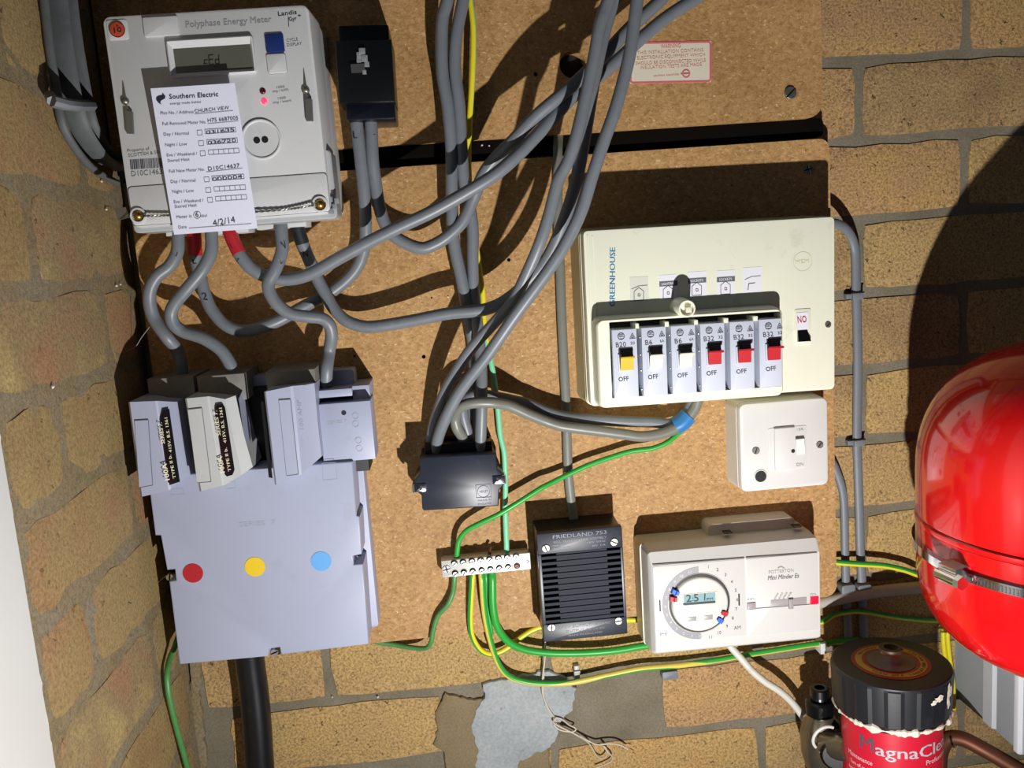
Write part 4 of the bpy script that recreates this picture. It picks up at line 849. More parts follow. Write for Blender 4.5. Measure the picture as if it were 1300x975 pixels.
for i, Q in enumerate(QB):
    q = [(720 + a / 3.611, 260 + b_ / 3.611) for a, b_ in Q]; x0, x1, z0, z1 = u.R(q, HB)
    x1 -= .0008
    mb = MB(); mb.box(x0, x1, z0, z1, u.y(HU), u.y(HB), .0004, .0003); br = mb.build('circuit_breaker', MCBW, u.root, label='circuit breaker with %s lever marked %s' % (cols[i][0], rate[i][0]))
    ox, oy = 720 + Q[0][0] / 3.611 - 776.8, 260 + Q[0][1] / 3.611 - 419.2
    F = lambda a, b_: (a + ox, b_ + oy)
    mb = MB(); xa, xb, za, zb_ = u.R([F(787, 443), F(803.5, 442), F(804, 460), F(788, 461)], HB); mb.box(xa, xb, za, zb_, u.y(HB) + .001, u.y(HB) - .0003); mb.build('lever_window', WINL, br)
    mb = MB(); xa, xb, za, zb_ = u.R([F(785, 450), F(787.5, 450), F(789, 471.5), F(785, 472)], HB + .001); mb.box(xa, xb + .0006, za, zb_, u.y(HB), u.y(HB) - .0016, .0002); mb.build('lever_guard', MCBW, br)
    a = [u.L(*F(788, 470), HB + .001), u.L(*F(804.5, 469), HB + .001), u.L(*F(804.5, 452), HB), u.L(*F(788, 453), HB)]; b2 = [u.L(*F(788, 470.5), HB + .0035), u.L(*F(804, 469.5), HB + .0035), u.L(*F(804.5, 454), HB + .009), u.L(*F(788, 455), HB + .009)]
    mb = MB(); mb.hexa(a + b2); mb.box(min(a[0].x, b2[0].x) - .0003, max(a[1].x, b2[1].x) - .0001, b2[2].z - .0008, b2[2].z + .0012, b2[2].y + .002, b2[2].y - .0004, .0004, .0003); mb.build('lever', cols[i][1], br, 30)
    mb = MB(); t = u.text; t(mb, rate[i][0], F(782, 441), F(795 if i in (0, 3, 4, 5) else 791, 440), 6.2, HB); t(mb, rate[i][1], F(800.5, 437.5), F(806, 437), 3.6, HB)
    if i in (0, 3, 4, 5): t(mb, 'A', F(802, 444), F(804, 443.8), 3, HB)
    t(mb, 'OFF', F(785.5, 484.5), F(798.5, 483), 5.6, HB, True)
    p = u.L(*F(788.5, 426.8), HB); r = 4.5 * mpp(788, 427, HB); o = circ(p.x, p.z, r, 20); mb.loft([o, inset(o, .0005)], [p.y - .0003] * 2, False, False); t(mb, 'GEC', F(785.3, 428.3), F(791.8, 427.7), 2.8, HB, True); u.strip(mb, [F(785, 424.6), F(792, 424)], .6, HB); u.strip(mb, [F(785.2, 430.4), F(792, 429.8)], .6, HB)
    tr = [F(799.5, 430), F(806.5, 429.3), F(802.5, 422.8)]; u.frame(mb, tr, .7, HB); u.frame(mb, [F(801.5, 428.6), F(804.5, 428.3), F(802.8, 425.6)], .7, HB)
    mb.build('printed_text', INK, br, 0)
    if i < 5:
        nx = 720 + QB[i + 1][0][0] / 3.611
        for py in (428, 450, 470, 494): p = u.L(nx - 2 + (py - 419) * .035, py + oy, HB - .006); mb = MB(); mb.dome(p.x, p.z, .0011, p.y, .001, 8, 2); mb.build('rivet', STEEL, br)
STK = plastic('clear_sticker', 'D2D2C8', .25, var=.03); STKW = plastic('white_sticker', 'DEDEE6', .4, var=.02)
for i, (a, b_) in enumerate(((811, 368), (848, 365.5), (884.5, 361.5), (921, 360), (954.5, 356))):
    mb = MB(); x0, x1, z0, z1 = u.R([(a - 11.5, b_ - 16), (a + 12, b_ - 17.5), (a + 12.5, b_ + 14), (a - 11, b_ + 15.5)], HU); mb.box(x0, x1, z0, z1, u.y(HU), u.y(HU) - .0002); sk = mb.build('circuit_sticker', STKW if i else STK, u.root, 0)
    mb = MB(); u.fill(mb, [(a - 11, b_ - 8), (a + 12, b_ - 9.5), (a + 12, b_ - 3), (a - 11, b_ - 1.5)][: 4], HU + .0002) if 0 < i < 4 else u.strip(mb, [(a - 9, b_ - 1), (a, b_ - 5), (a + 11, b_ - 6)], .8, HU + .0002); mb.build('printed_bar', MINK, sk, 0)
    if i < 4:
        mb = MB(); u.frame(mb, [(a - 6, b_ + 2), (a, b_ - 3), (a + 6, b_ + 1.5), (a + 6, b_ + 13), (a - 6, b_ + 13.8)], .7, HU + .0002); u.frame(mb, [(a - 1, b_ + 5), (a + 1.5, b_ + 5), (a + 1.8, b_ + 8), (a - 1, b_ + 8)], .7, HU + .0002); mb.build('printed_house', INK, sk, 0)
        if 0 < i: mb = MB(); u.text(mb, ('', 'LIGHTING', 'SOCKETS', 'SOCKETS')[i], (a - 8, b_ - 3.3), (a + 8, b_ - 4.6), 3.2, HU + .0005, True); mb.build('printed_text', STKW, sk, 0)
    else: mb = MB(); u.strip(mb, [(a - 5, b_ + 12), (a - 4, b_ + 4), (a + 4, b_ + 3)], .9, HU + .0002); mb.build('printed_mark', INK, sk, 0)
mb = MB(); u.text(mb, 'GREENHOUSE', (780.5, 389), (781, 314.5), 7.0, HU, True); mb.build('handwriting', BLUEINK, u.root, 0, label='GREENHOUSE written upwards in blue marker')
mb = MB(); p = u.L(1019, 332, HU); o = circ(p.x, p.z, 12 * mpp(1019, 332, HU), 30); mb.loft([o, inset(o, .0004)], [p.y - .0002] * 2, False, False); u.text(mb, 'MEM', (1010, 335), (1027, 333.6), 5, HU); mb.build('moulded_emblem', plastic('cream_relief', 'CBC7A2', .5), u.root, 0)
slotted(u, 1051, 412, HU, 3.8, DULLST, u.root, .8, hgt=.001)
mb = MB(); q = [(1008, 393), (1028, 391), (1031, 437), (1009, 439)]; x0, x1, z0, z1 = u.R(q, HU); mb.box(x0, x1, z0, z1, u.y(HU), u.y(HU) - .0007, .002, .0004); ms = mb.build('main_switch', CREAM, u.root)
mb = MB(); x0, x1, z0, z1 = u.R([(1011, 397), (1025, 396), (1025, 418), (1011, 419)], HU); mb.box(x0, x1, z0, z1, u.y(HU), u.y(HU) - .001); mb.build('switch_legend', STKW, ms, 0)
mb = MB(); u.text(mb, 'ON', (1023.5, 401), (1012, 402), 8.5, HU + .0012, True); mb.build('printed_text', REDP, ms, 0)
mb = MB(); A = [u.L(*v) for v in ((1012, 434, HU), (1029, 433, HU), (1026, 417, HU), (1012, 418.5, HU), (1014, 434, HU + .005), (1030, 433, HU + .006), (1024, 419, HU + .0015), (1013, 420, HU + .0015))]; mb.hexa(A); mb.build('rocker', BLACK, ms, 0)

# ------------------------------------------------ white fused switch
HI = .056
w = Dev('fused_switch', 'square white switched spur with a cable outlet hole, below the fuse box', 'switch', [(937, 513), (1051, 504), (1052, 617), (943, 625)], HI, BH)
a = .0432; mb = MB(); mb.box(-a - .0004, a + .0004, -a - .0004, a + .0004, 0, w.y(HI - .009), .007, 0, .0012); mb.build('back_box', WHITE, w.root)
mb = MB(); mb.box(-a, a, -a, a, w.y(HI - .0088), w.y(HI), .006, .0025); mb.build('front_plate', plastic('bright_white_plastic', 'D3D3D0', .38, var=.02, dirt=('C9C4B4', .3)), w.root)
WB = MATS['bright_white_plastic']
slotted(w, 959.5, 572, HI, 4.6, DULLST, w.root, 1.2, hgt=.001); slotted(w, 1040.5, 564.5, HI, 4.4, DULLST, w.root, .9, hgt=.001)
mb = MB(); p = w.L(965.5, 604.5, HI); k = mpp(965, 604, HI); o = circ(p.x, p.z, 9 * k, 26); mb.loft([o, inset(o, .0006), inset(o, 1.7 * k), inset(o, 1.8 * k)], [p.y, p.y - .0009, p.y - .0009, p.y + .0005], False, False); gr = mb.build('outlet_ring', WB, w.root)
mb = MB(); mb.cyl(p.x, p.z, 7.3 * k, p.y, p.y - .0002, 26); mb.build('cable_outlet', BLACKM, gr)
x0, x1, z0, z1 = w.R([(975, 543.5), (1024, 540), (1024, 594), (976, 596)], HI); mb = MB(); mb.box(x0, x1, z0, z1, w.y(HI), w.y(HI) - .0008, .0018, .0004); sw = mb.build('switch_module', WB, w.root)
x0, x1, z0, z1 = w.R([(981.5, 544), (1008, 541), (1008, 594), (983, 596)], HI); mb = MB(); mb.box(x0, x1, z0, z1, w.y(HI), w.y(HI) - .0035, .0006, .0008); fh = mb.build('fuse_holder', WB, sw)
mb = MB(); p = w.L(1005, 571.5, HI); mb.cyl(p.x, p.z, .0019, p.y - .0034, p.y - .0038, 14); mb.build('indicator_hole', BLACKM, sw)
mb = MB(); A = [w.L(*v) for v in ((1010, 577, HI), (1023, 576, HI), (1022, 556, HI), (1010, 557, HI), (1011, 576.5, HI + .0022), (1022.5, 575.5, HI + .0022), (1021, 557, HI + .005), (1010.5, 558, HI + .005))]; mb.hexa(A); mb.build('rocker', WHITE, sw, 0)
mb = MB(); w.text(mb, 'ON', (1011, 592), (1020, 591), 4, HI + .001); w.text(mb, '13A', (1012, 547), (1020, 546), 3, HI + .001); mb.build('printed_text', GINK, sw, 0)

# ------------------------------------------------ heating timer
HT = .074
t_ = Dev('heating_timer', 'white heating timer with a round dial, coloured tappets and a small clock display', 'timer', [(821.5, 699.6), (1037, 683.5), (1041.5, 811.5), (827.3, 830)], HT - .006, BH)
X0, X1, Z0, Z1 = -t_.w / 2, t_.w / 2, -t_.hh / 2, t_.hh / 2
mb = MB(); o = rr(X0 - .0025, X1 + .0005, Z0, Z1 + .001, .004); mb.loft([inset(o, -.0003), o, inset(o, -.0002)], [t_.y(.020), t_.y(.036), t_.y(.046)]); mb.build('base', plastic('timer_base', 'C9C4B2', .4, var=.03), t_.root)
TW = plastic('timer_white', 'CBCBC6', .38, var=.02)
mb = MB(); o = rr(X0, X1, Z0, Z1, .004); f_ = rr(X0 + .003, X1 - .001, Z0 + .004, Z1 - .0115, .002)
mb.loft([inset(o, -.0015), o, inset(o, .0004), f_, inset(f_, .0008)], [t_.y(.0465), t_.y(HT - .0075), t_.y(HT - .0062), t_.y(HT - .0005), t_.y(HT)]); mb.build('front_cover', TW, t_.root, 28)
xa, xb, za, zb_ = t_.R([(891, 661), (997, 648), (1005, 720), (893, 730)], .021); mb = MB(); mb.box(xa, xb, za, zb_ + .0005, t_.y(BH), t_.y(.040), .006, .002); mb.build('rear_box', plastic('timer_base', 'C9C4B2'), t_.root)
mb = MB(); x0, x1, z0, z1 = t_.R([(829, 719.5), (945, 709.5), (947.5, 807.5), (832.5, 816)], HT); mb.box(x0, x1, z0, z1, t_.y(HT), t_.y(HT) - .0005, .0012, .0003); dp = mb.build('dial_panel', TW, t_.root)
mb = MB(); x0, x1, z0, z1 = t_.R([(947, 709), (1037, 702), (1040, 800), (949, 807)], HT); mb.box(x0, x1, z0, z1, t_.y(HT), t_.y(HT) - .0007, .0010, .0003); cp = mb.build('control_panel', TW, t_.root)
mb = MB(); t_.strip(mb, [(828.5, 717.5), (945, 708.2)], 1.1, HT + .0002); t_.strip(mb, [(947, 708), (1037, 701)], 1.3, HT + .0002); t_.strip(mb, [(958, 772.5), (1029, 767)], .9, HT + .0008); mb.build('seam', plastic('seam_brown', '5A564C', .6), t_.root, 0)
DC = t_.L(888, 765.2, HT); k = mpp(888, 765, HT); RO, RI, RG = 39.0 * k, 34.8 * k, 47.5 * k; yp = t_.y(HT) - .0005
def arcpoly(r0, r1, a0, a1, n=24): return [(DC.x + r1 * cos(a0 + (a1 - a0) * i / n), DC.z + r1 * sin(a0 + (a1 - a0) * i / n)) for i in range(n + 1)] + [(DC.x + r0 * cos(a1 + (a0 - a1) * i / n), DC.z + r0 * sin(a1 + (a0 - a1) * i / n)) for i in range(n + 1)]
def stripfaces(mb, poly, n, y): 
    vs = [(a, y, b_) for a, b_ in poly]; mb.add(vs, [[i, i + 1, 2 * n - i, 2 * n + 1 - i] for i in range(n)])
mb = MB(); o = circ(DC.x, DC.z, RO + .0003, 56); mb.loft([o, inset(o, .0003), inset(o, .0008)], [yp, yp - .0008, yp - .0002], False, False); mb.build('dial_rim', TW, dp)
mb = MB(); o = circ(DC.x, DC.z, RO - .0001, 56); mb.loft([o, inset(o, .001)], [yp - .00015] * 2, True, False); mb.build('dial_trench', plastic('trench_black', '1E1E1C', .5), dp, 0)
mb = MB(); o = circ(DC.x, DC.z - .0004, RI, 56); mb.loft([inset(o, -.0008), o, inset(o, .0006), inset(o, .0016)], [yp, yp - .0022, yp - .0028, yp - .003]); dl = mb.build('dial_disc', TW, dp, 40)
mb = MB(); stripfaces(mb, arcpoly(RO + .0006, RG, pi / 2, 3 * pi / 2, 30), 30, yp - .0002); mb.build('pm_scale', plastic('pm_scale_grey', '8C8C92', .4), dp, 0)
mbw, mbd = MB(), MB(); hd = HT + .0009
for i in range(12):
    for half in (0, 1):
        an = pi / 2 - radians(7.5) - radians(15) * i * 1.0 - (pi if half else 0)
        an = pi / 2 - radians(15) * (i + (12 if half else 0)); rr_ = (RO + RG) / 2 if half else RG + .0002
        if not half and i == 0: continue
        s_ = str(12 if i == 0 else i); mb = mbw if half else mbd; vs, fs = text_mesh(s_, False); xs = [v[0] for v in vs]; cx_ = (min(xs) + max(xs)) / 2; sc_ = .0042 if half else .0044
        mb.add([(DC.x + rr_ * cos(an) + (v[0] - cx_) * sc_, yp - .0004, DC.z + rr_ * sin(an) + (v[1] - .35) * sc_) for v in vs], fs)
mbw.build('scale_numbers', TW, dp, 0)
t_.text(mbd, 'AM', (932, 799.5), (940.5, 798.6), 4.6, HT + .0006); t_.text(mbd, 'PM', (838, 807.5), (846, 807), 4, HT + .0006); mbd.build('scale_numbers', MINK, dp, 0)
for a, b_, mt, an in ((857, 751.5, BLUEP, 2.75), (854.5, 760, REDP, 3.03), (919.8, 778, REDP, -.42), (914, 787, BLUEP, -.70)):
    p = t_.L(a, b_, HT + .003); d = Vector((cos(an), 0, sin(an))); n_ = Vector((-sin(an), 0, cos(an))); mb = MB()
    A = [p - d * .0032 - n_ * .0021, p + d * .0034 - n_ * .0026, p + d * .0034 + n_ * .0026, p - d * .0032 + n_ * .0021]; F_ = [v + Vector((0, -.002, 0)) for v in (p - d * .0026 - n_ * .0016, p + d * .003 - n_ * .0022, p + d * .003 + n_ * .0022, p - d * .0026 + n_ * .0016)]
    mb.hexa([v + Vector((0, .0028, 0)) for v in A] + F_); mb.hexa([F_[0] - d * .0012, F_[1] - d * .003, F_[2] - d * .003, F_[3] - d * .0012] + [v + Vector((0, -.0012, 0)) - d * .001 for v in (F_[0], F_[1] - d * .003, F_[2] - d * .003, F_[3])])
    mb.build('tappet', mt, dl, 0, label='%s plastic tappet' % ('blue' if mt == BLUEP else 'red'))
hl = HT + .0035
x0, x1, z0, z1 = t_.R([(865.5, 754), (911.5, 750.5), (912, 768), (866.5, 772)], hl); mb = MB(); mb.box(x0, x1, z0, z1, t_.y(HT + .003), t_.y(hl) - .0006, .0014, .0005); mb.build('clock_bezel', IVORY, dl)
x0, x1, z0, z1 = t_.R([(867.5, 755), (907.8, 752), (908.5, 765.5), (868, 768.5)], hl); mb = MB(); mb.box(x0, x1, z0, z1, t_.y(HT), t_.y(hl) - .0008, .0002); ck = mb.build('clock_display', plastic('lcd_blue', '86AAB2', .2, var=.02), dl)
mb = MB(); hc = hl + .0009; t_.text(mb, '2', (871.5, 764.4), (878, 763.9), 9.2, hc, True); t_.text(mb, ':', (879.2, 763), (880.6, 762.9), 6.5, hc, True); t_.text(mb, '5', (881.2, 763.6), (887.2, 763.1), 9.2, hc, True); t_.strip(mb, [(895, 753.7), (894.4, 762.6)], 1.5, hc); t_.text(mb, 'PM', (897.3, 762.6), (905.3, 761.9), 3.4, hc)
t_.fill(mb, [(867, 765.8), (908, 762.8), (908.3, 765.3), (867.2, 768.3)], hc); mb.build('display_segments', plastic('lcd_ink', '25261F'), ck, 0)
BT = plastic('grey_button', '9C9696', .4)
for q in ([(873.3, 783.3), (883.8, 782.6), (884, 788), (873.5, 788.7)], [(894, 781.4), (904.7, 780.6), (905, 786.3), (894.3, 787)]): x0, x1, z0, z1 = t_.R(q, hl); mb = MB(); mb.box(x0, x1, z0, z1, t_.y(HT + .003), t_.y(hl) - .0004, .0002, .0002); mb.build('button', BT, dl)
for px, py in ((837.7, 768.8), (938, 761)): p = t_.L(px, py, HT); mb = MB(); mb.box(p.x - .0007, p.x + .0007, p.z - .006, p.z + .006, p.y - .0004, p.y - .0008, .0006); mb.build('finger_slot', BLACKM, dp)
hq = HT + .0008; mb = MB()
t_.text(mb, 'POTTERTON', (976, 728.5), (1007.5, 725.8), 4.2, hq); t_.text(mb, 'ADV', (948.5, 762.3), (958, 761.5), 3, hq); t_.text(mb, 'ON', (1028.5, 756.5), (1036, 755.8), 3, hq)
for i in range(6): a0 = 2.6 - i * .35; t_.strip(mb, [(991.5 + 4.6 * cos(a0), 724 - 4.6 * sin(a0)), (991.5 + 4.6 * cos(a0 - .35), 724 - 4.6 * sin(a0 - .35))], 1.5, hq)
for i, s_ in enumerate(('OFF', 'AUTO', 'ONCE', '24HR')): t_.text(mb, s_, (984 + i * 5.5, 761.5 - i * .5), (989 + i * 5.5, 753.5 - i * .5), 2.2, hq)
mb.build('printed_text', GINK, cp, 0)
mb = MB(); n0 = len(mb.v); t_.text(mb, 'Mini Minder Es', (974.5, 736.5), (1014, 733.3), 5.6, hq, True); mb.v = [(v[0] + (v[2] - t_.L(995, 735, hq).z) * .22, v[1], v[2]) for v in mb.v]; mb.build('printed_title', MINK, cp, 0)
for q, mt, nm, d_ in (([(978, 761), (1023.5, 757.6), (1023.8, 766), (978.2, 770.5)], BT, 'slider_track', .0003), ([(948, 764.8), (958.6, 764), (959, 772.8), (948.3, 773.6)], BT, 'advance_button', .0014), ([(1027.5, 757), (1038.5, 756.2), (1038.8, 766.3), (1028, 767)], plastic('red_window', 'E01838', .25, emit=('FF1030', .35)), 'power_light', .0006)):
    x0, x1, z0, z1 = t_.R(q, HT); mb = MB(); mb.box(x0, x1, z0, z1, t_.y(HT) - .0003, t_.y(HT) - .0007 - d_, .0003, .0002); mb.build(nm, mt, cp)
p = t_.L(1003, 766, HT); mb = MB(); mb.box(p.x - .0022, p.x + .0022, p.z - .0045, p.z + .0055, p.y - .0006, p.y - .0036, .0004, .0006); mb.build('slider_knob', BT, cp)
for px, py in ((924, 676), (1012, 668)): p = t_.L(px, py, .05); mb = MB(); mb.box(p.x - .004, p.x + .004, p.z - .0006, p.z + .0006, t_.y(.044), t_.y(.052)); mb.build('vent_notch', BLACKM, t_.root)
# ------------------------------------------------ cables
R1 = .0057
grp = None
def tail(label, pts, r=R1, mat=None, **k): return cable('meter_tail', label, pts, r, mat or GREY, 'cable', **k)
YGf = lambda ph: (lambda i, n: 1 if ((i / n + ph) % 1.0) < .42 else 0)
# long diagonal: meter live terminal with red tape -> top right
T1 = tail('thick grey cable with red tape curving from the meter up to the top right corner', [(288, 262, .056), (292, 288, .058), (297, 308, .061), (306, 326, .063), (322, 343, .062), (345, 353, .060), (372, 354, .060), (398, 346, .062), (430, 328, .066), (465, 309, .070), (501, 291, .074), (552, 267, .078), (603, 238, .082), (632, 219, .083), (657, 197, .082), (683, 170, .078), (705, 146, .074), (728, 122, .068), (759, 98, .064), (789, 72, .062), (817, 46, .060), (846, 22, .058), (883, -2, .056), (925, -28, .052)])
band(T1, [(290, 290, .0585), (297, 308, .061), (304, 322, .0628)], R1 * 1.10, REDT, label='red tape band')
ctext(T1, 'L', 296.5, 312, .061, R1 * 1.1, -1.05, .4, 6, 4, mat=BLKT); ctext(T1, 'L', 305, 331, .063, R1, -.9, -.8, 6, 4)
# black connector right tail: loop then up to the top right
T2 = tail('thick grey cable looping from the black connector right outlet up to the top right', [(470, 148, .052), (471, 158, .052), (473, 203, .050), (477, 235, .046), (483, 268, .044), (493, 292, .044), (510, 306, .044), (535, 315, .045), (556, 308, .046), (573, 296, .047), (588, 280, .048), (600, 254, .050), (614, 221, .056), (630, 200, .062), (650, 180, .071), (678, 150, .076), (708, 124, .079), (735, 101, .077), (769, 68, .071), (798, 37, .065), (828, 10, .062), (850, -12, .060)])
ctext(T2, 'L', 473, 168, .051, R1, 1.52, 0, 9, 7)
# black connector left tail -> U -> meter red terminal
T3 = tail('thick grey cable with red tape looping from the meter to the black connector left outlet', [(246, 262, .048), (246, 290, .046), (247, 308, .044), (249, 330, .043), (254, 350, .042), (259, 370, .042), (268, 392, .042), (287, 413, .043), (312, 420, .043), (349, 409, .042), (386, 389, .035), (420, 371, .027), (445, 350, .028), (458, 330, .032), (464, 302, .040), (463, 254, .046), (458, 203, .050), (453, 158, .052), (452, 148, .052)])
band(T3, [(246, 292, .0455), (247, 308, .044), (248, 324, .0432)], R1 * 1.10, REDT, label='red tape band')
ctext(T3, '2', 262, 376, .042, R1, -1.05, 0, 10, 7); ctext(T3, 'L', 249.5, 332, .043, R1, -1.4, 0, 6, 5); ctext(T3, 'L!', 453, 172, .051, R1, 1.55, 0, 9, 8)
# meter -> fuses
T4 = tail('grey cable from the meter bottom bending left into the leftmost fuse carrier', [(227, 270, .058), (226, 298, .058), (225, 320, .060), (215, 338, .062), (200, 350, .064), (191, 366, .064), (190, 385, .062), (196, 405, .060), (211, 427, .062), (224, 443, .054), (230, 462, .050), (232, 480, .046)])
ctext(T4, 'L', 224, 322, .060, R1, 1.5, 1.2, 7, 6)
T5 = tail('grey cable in an S-bend from the meter bottom into the middle fuse carrier', [(269, 270, .062), (268.5, 296, .064), (268, 320, .067), (256, 344, .070), (238, 366, .070), (223, 384, .068), (217, 398, .066), (221, 412, .064), (233, 421, .062), (257, 429, .064), (279, 443, .064), (290, 458, .064), (296, 471, .063), (298, 480, .062)])
T6 = tail('grey cable from the meter bottom bending down into the neutral block', [(357, 262, .060), (357, 289, .062), (358, 318, .065), (350, 341, .068), (341, 358, .069), (342, 370, .069), (351, 385, .068), (368, 398, .066), (390, 402, .064), (408, 404, .062), (418, 412, .060), (421, 426, .056), (418, 446, .050), (415, 468, .056), (414, 489, .052), (413.5, 498, .048)])
ctext(T6, 'N', 361, 311, .064, R1, 1.5, 0, 9, 6); ctext(T6, 'L', 360, 332, .066, R1, 1.3, .3, 5, 6)
T7 = tail('thick grey cable with black tape sweeping right from the meter to the hanging bundle', [(373, 262, .050), (377, 288, .048), (383, 306, .046), (390, 324, .043), (401, 350, .040), (412, 371, .039), (424, 392, .040), (441, 408, .042), (468, 415, .044), (518, 408, .048), (569, 398, .054), (610, 394, .058), (632, 387, .060), (652, 374, .062), (672, 356, .065), (692, 332, .070), (706, 306, .075), (716, 280, .080), (728, 243, .084), (737, 203, .086), (746, 150, .086), (758, 80, .084), (773, 20, .080), (788, -15, .078)])
band(T7, [(374, 272, .049), (377.5, 288, .048), (384, 309, .0458)], R1 * 1.10, BLKT, label='black tape band')
ctext(T7, 'N', 389, 322, .0435, R1, -1.15, .1, 8, 6)
# hanging pair in front
T8 = tail('thick grey cable hanging down behind its twin from top centre to the black connector block', [(776, -15, .104), (772, 0, .104), (762, 30, .105), (754, 74, .106), (742, 129, .107), (730, 179, .108), (721, 190 + 15, .107), (709, 228, .106), (697, 273, .104), (684, 312, .101), (668, 349, .092), (652, 381, .084), (632, 405, .077), (609, 430, .070), (593, 450, .064), (579, 472, .058), (566, 495, .051), (556, 522, .042), (549, 546, .034), (546, 574, .028)], .0053)
T9 = tail('thick grey cable in front, hanging from top centre right down to the black connector block', [(811, -15, .108), (809, 0, .108), (805, 30, .109), (800, 66, .110), (791, 104, .111), (780, 142, .112), (766, 181, .112), (752, 223, .111), (738, 268, .109), (717, 311, .106), (697, 342, .103), (675, 372, .099), (653, 402, .094), (635, 428, .089), (616, 455, .082), (597, 479, .075), (580, 503, .067), (567, 528, .059), (558, 550, .050), (554.5, 563, .044), (553, 575, .040)], .0054)
# upright pair and green yellow wire
T10 = cable('grey_cable', 'left one of the upright grey cable pair at top centre', [(571, -25, .046), (568, 0, .047), (562, 22, .047), (560.5, 58, .047), (562, 95, .047), (568.5, 135, .047), (573, 189, .046), (573.5, 237, .045), (574, 280, .044), (577, 312, .043), (585, 350, .042), (590, 375, .041), (594, 400, .036), (599, 425, .030), (602, 450, .027), (601, 478, .026), (599, 510, .0245), (598, 540, .0245), (598, 572, .026)], R1 * .98, GREY)
T11 = cable('grey_cable', 'right one of the upright grey cable pair, ending at the black connector block', [(591, -25, .044), (588, 0, .045), (580, 42, .046), (577.5, 85, .046), (583, 135, .046), (586, 189, .045), (589, 230, .043), (596, 260, .041), (600, 290, .040), (600, 328, .039), (601, 368, .038), (604, 395, .037), (608, 430, .042), (611, 470, .046), (611.5, 510, .049), (610.5, 545, .046), (610, 557, .044), (610, 574, .040)], R1 * .96, GREY)
G2 = cable('earth_wire', 'pale green and yellow wire running down beside the upright grey pair to the terminal bar', [(593, -25, .036), (597, 0, .037), (601, 38, .038), (600, 90, .037), (597, 140, .034), (595, 180, .030), (595, 215, .027), (598, 260, .025), (604, 310, .025), (609, 345, .025), (613, 375, .025), (614, 400, .025), (617, 430, .026), (623, 458, .027), (627, 480, .027), (632, 520, .026), (635, 552, .026), (640, 575, .026), (641.5, 612, .026), (641.5, 653, .027), (643, 690, .029), (643, 702, .028), (643, 708, .026)], .0027, [PGREEN, YELLOW], n=16, mfun=YGf(.18), twist=lambda l: 2 * pi * (.10 + .17 * max(0, min(1, (l - .11) / .28)) + .45 * max(0, min(1, (l - .405) / .05))))
# pair from the connector to the consumer unit
T12 = cable('grey_cable', 'upper grey cable of the pair running right from the connector block to the fuse box', [(596, 572, .030), (594, 552, .033), (588, 530, .036), (587, 514, .037), (594, 505, .038), (606, 501, .038), (625, 503, .037), (650, 508, .036), (671, 513, .036), (690, 521, .036), (712, 528, .036), (740, 532, .036), (792, 535, .035), (829, 536, .034), (851, 538, .034), (868, 530, .036), (877, 515, .038), (880, 500, .040), (881, 485, .040)], R1 * .95, GREY)
T13 = cable('grey_cable', 'lower brownish grey cable hooking over from the connector block to the fuse box', [(590, 572, .034), (587.5, 556, .038), (580, 543, .044), (577.5, 529, .047), (583, 518, .056), (597, 512, .061), (622, 511, .061), (646, 515, .055), (671, 526, .050), (694, 535, .046), (714, 541, .046), (752, 546, .045), (790, 551, .044), (814, 554, .043), (838, 551, .042), (857, 544, .042), (872, 532, .042), (883, 516, .043), (887, 500, .044), (888, 485, .044)], R1 * .92, GREYW)
mb = MB(); mb.tube(D0.path([(857, 541, .038), (866, 535.5, .039), (874, 527, .0395)], 5), .0088, .0092, n=16); bt = tag(mb.build('blue_tape', BLUET, None, 50), 'blue tape binding two grey cables under the fuse box', 'tape')
G1 = cable('earth_wire', 'thin green earth wire from the blue tape to the left end of the terminal bar', [(869, 543, .032), (859, 552, .032), (848, 561, .032), (829, 569, .031), (801, 573, .030), (774, 581, .030), (746, 591, .031), (718, 604, .032), (700, 613, .034), (688, 619, .036), (658, 638, .038), (633, 653, .038), (608, 665, .036), (592, 674, .034), (583, 686, .032), (580, 704, .030), (579.5, 714, .027)], .0026, GREEN)
TF = cable('flat_cable', 'grey flat cable running down the board to the top of the bell box', [(709, 172, .010), (708, 195, .020), (708, 240, .0225), (709, 300, .0225), (711, 340, .0225), (713, 400, .0225), (716, 466, .0225), (719, 520, .0225), (720, 560, .0225), (721.5, 600, .0225), (725, 635, .023), (728, 655, .024), (729, 668, .025)], .0046, GREYW, rz_=.0028, n=12)
# wires out of the bottom of the terminal bar
G3 = cable('earth_wire', 'dull green wire from the bar bottom left, bending left behind the fuse box', [(578, 722, .026), (577, 735, .028), (575, 752, .026), (568, 768, .026), (556, 782, .0235), (550, 800, .0225), (547, 816, .021), (540, 823, .016), (521, 822, .009), (500, 818.5, .0035), (478, 815, .0025), (462, 811, .0020)], .0025, DGREEN)
Y1 = cable('earth_wire', 'yellow and green wire looping from the bar and passing behind the bell box', [(600.5, 722, .026), (599.5, 735, .029), (597, 783, .024), (599, 806, .021), (608, 823, .017), (620, 830, .013), (634, 828, .011), (648, 820, .010), (663, 808, .008), (684, 797, .006), (740, 789, .0045), (803, 787, .006), (900, 790, .006), (1000, 795, .006), (1045, 789, .006), (1060, 780, .006), (1090, 776, .011), (1140, 784, .010), (1190, 788, .006), (1225, 785, .006)], .0028, [GREEN, YELLOW], n=16, mfun=YGf(-.22), twist=lambda l: -2 * pi * .35 * max(0, min(1, (l - .20) / .1)))
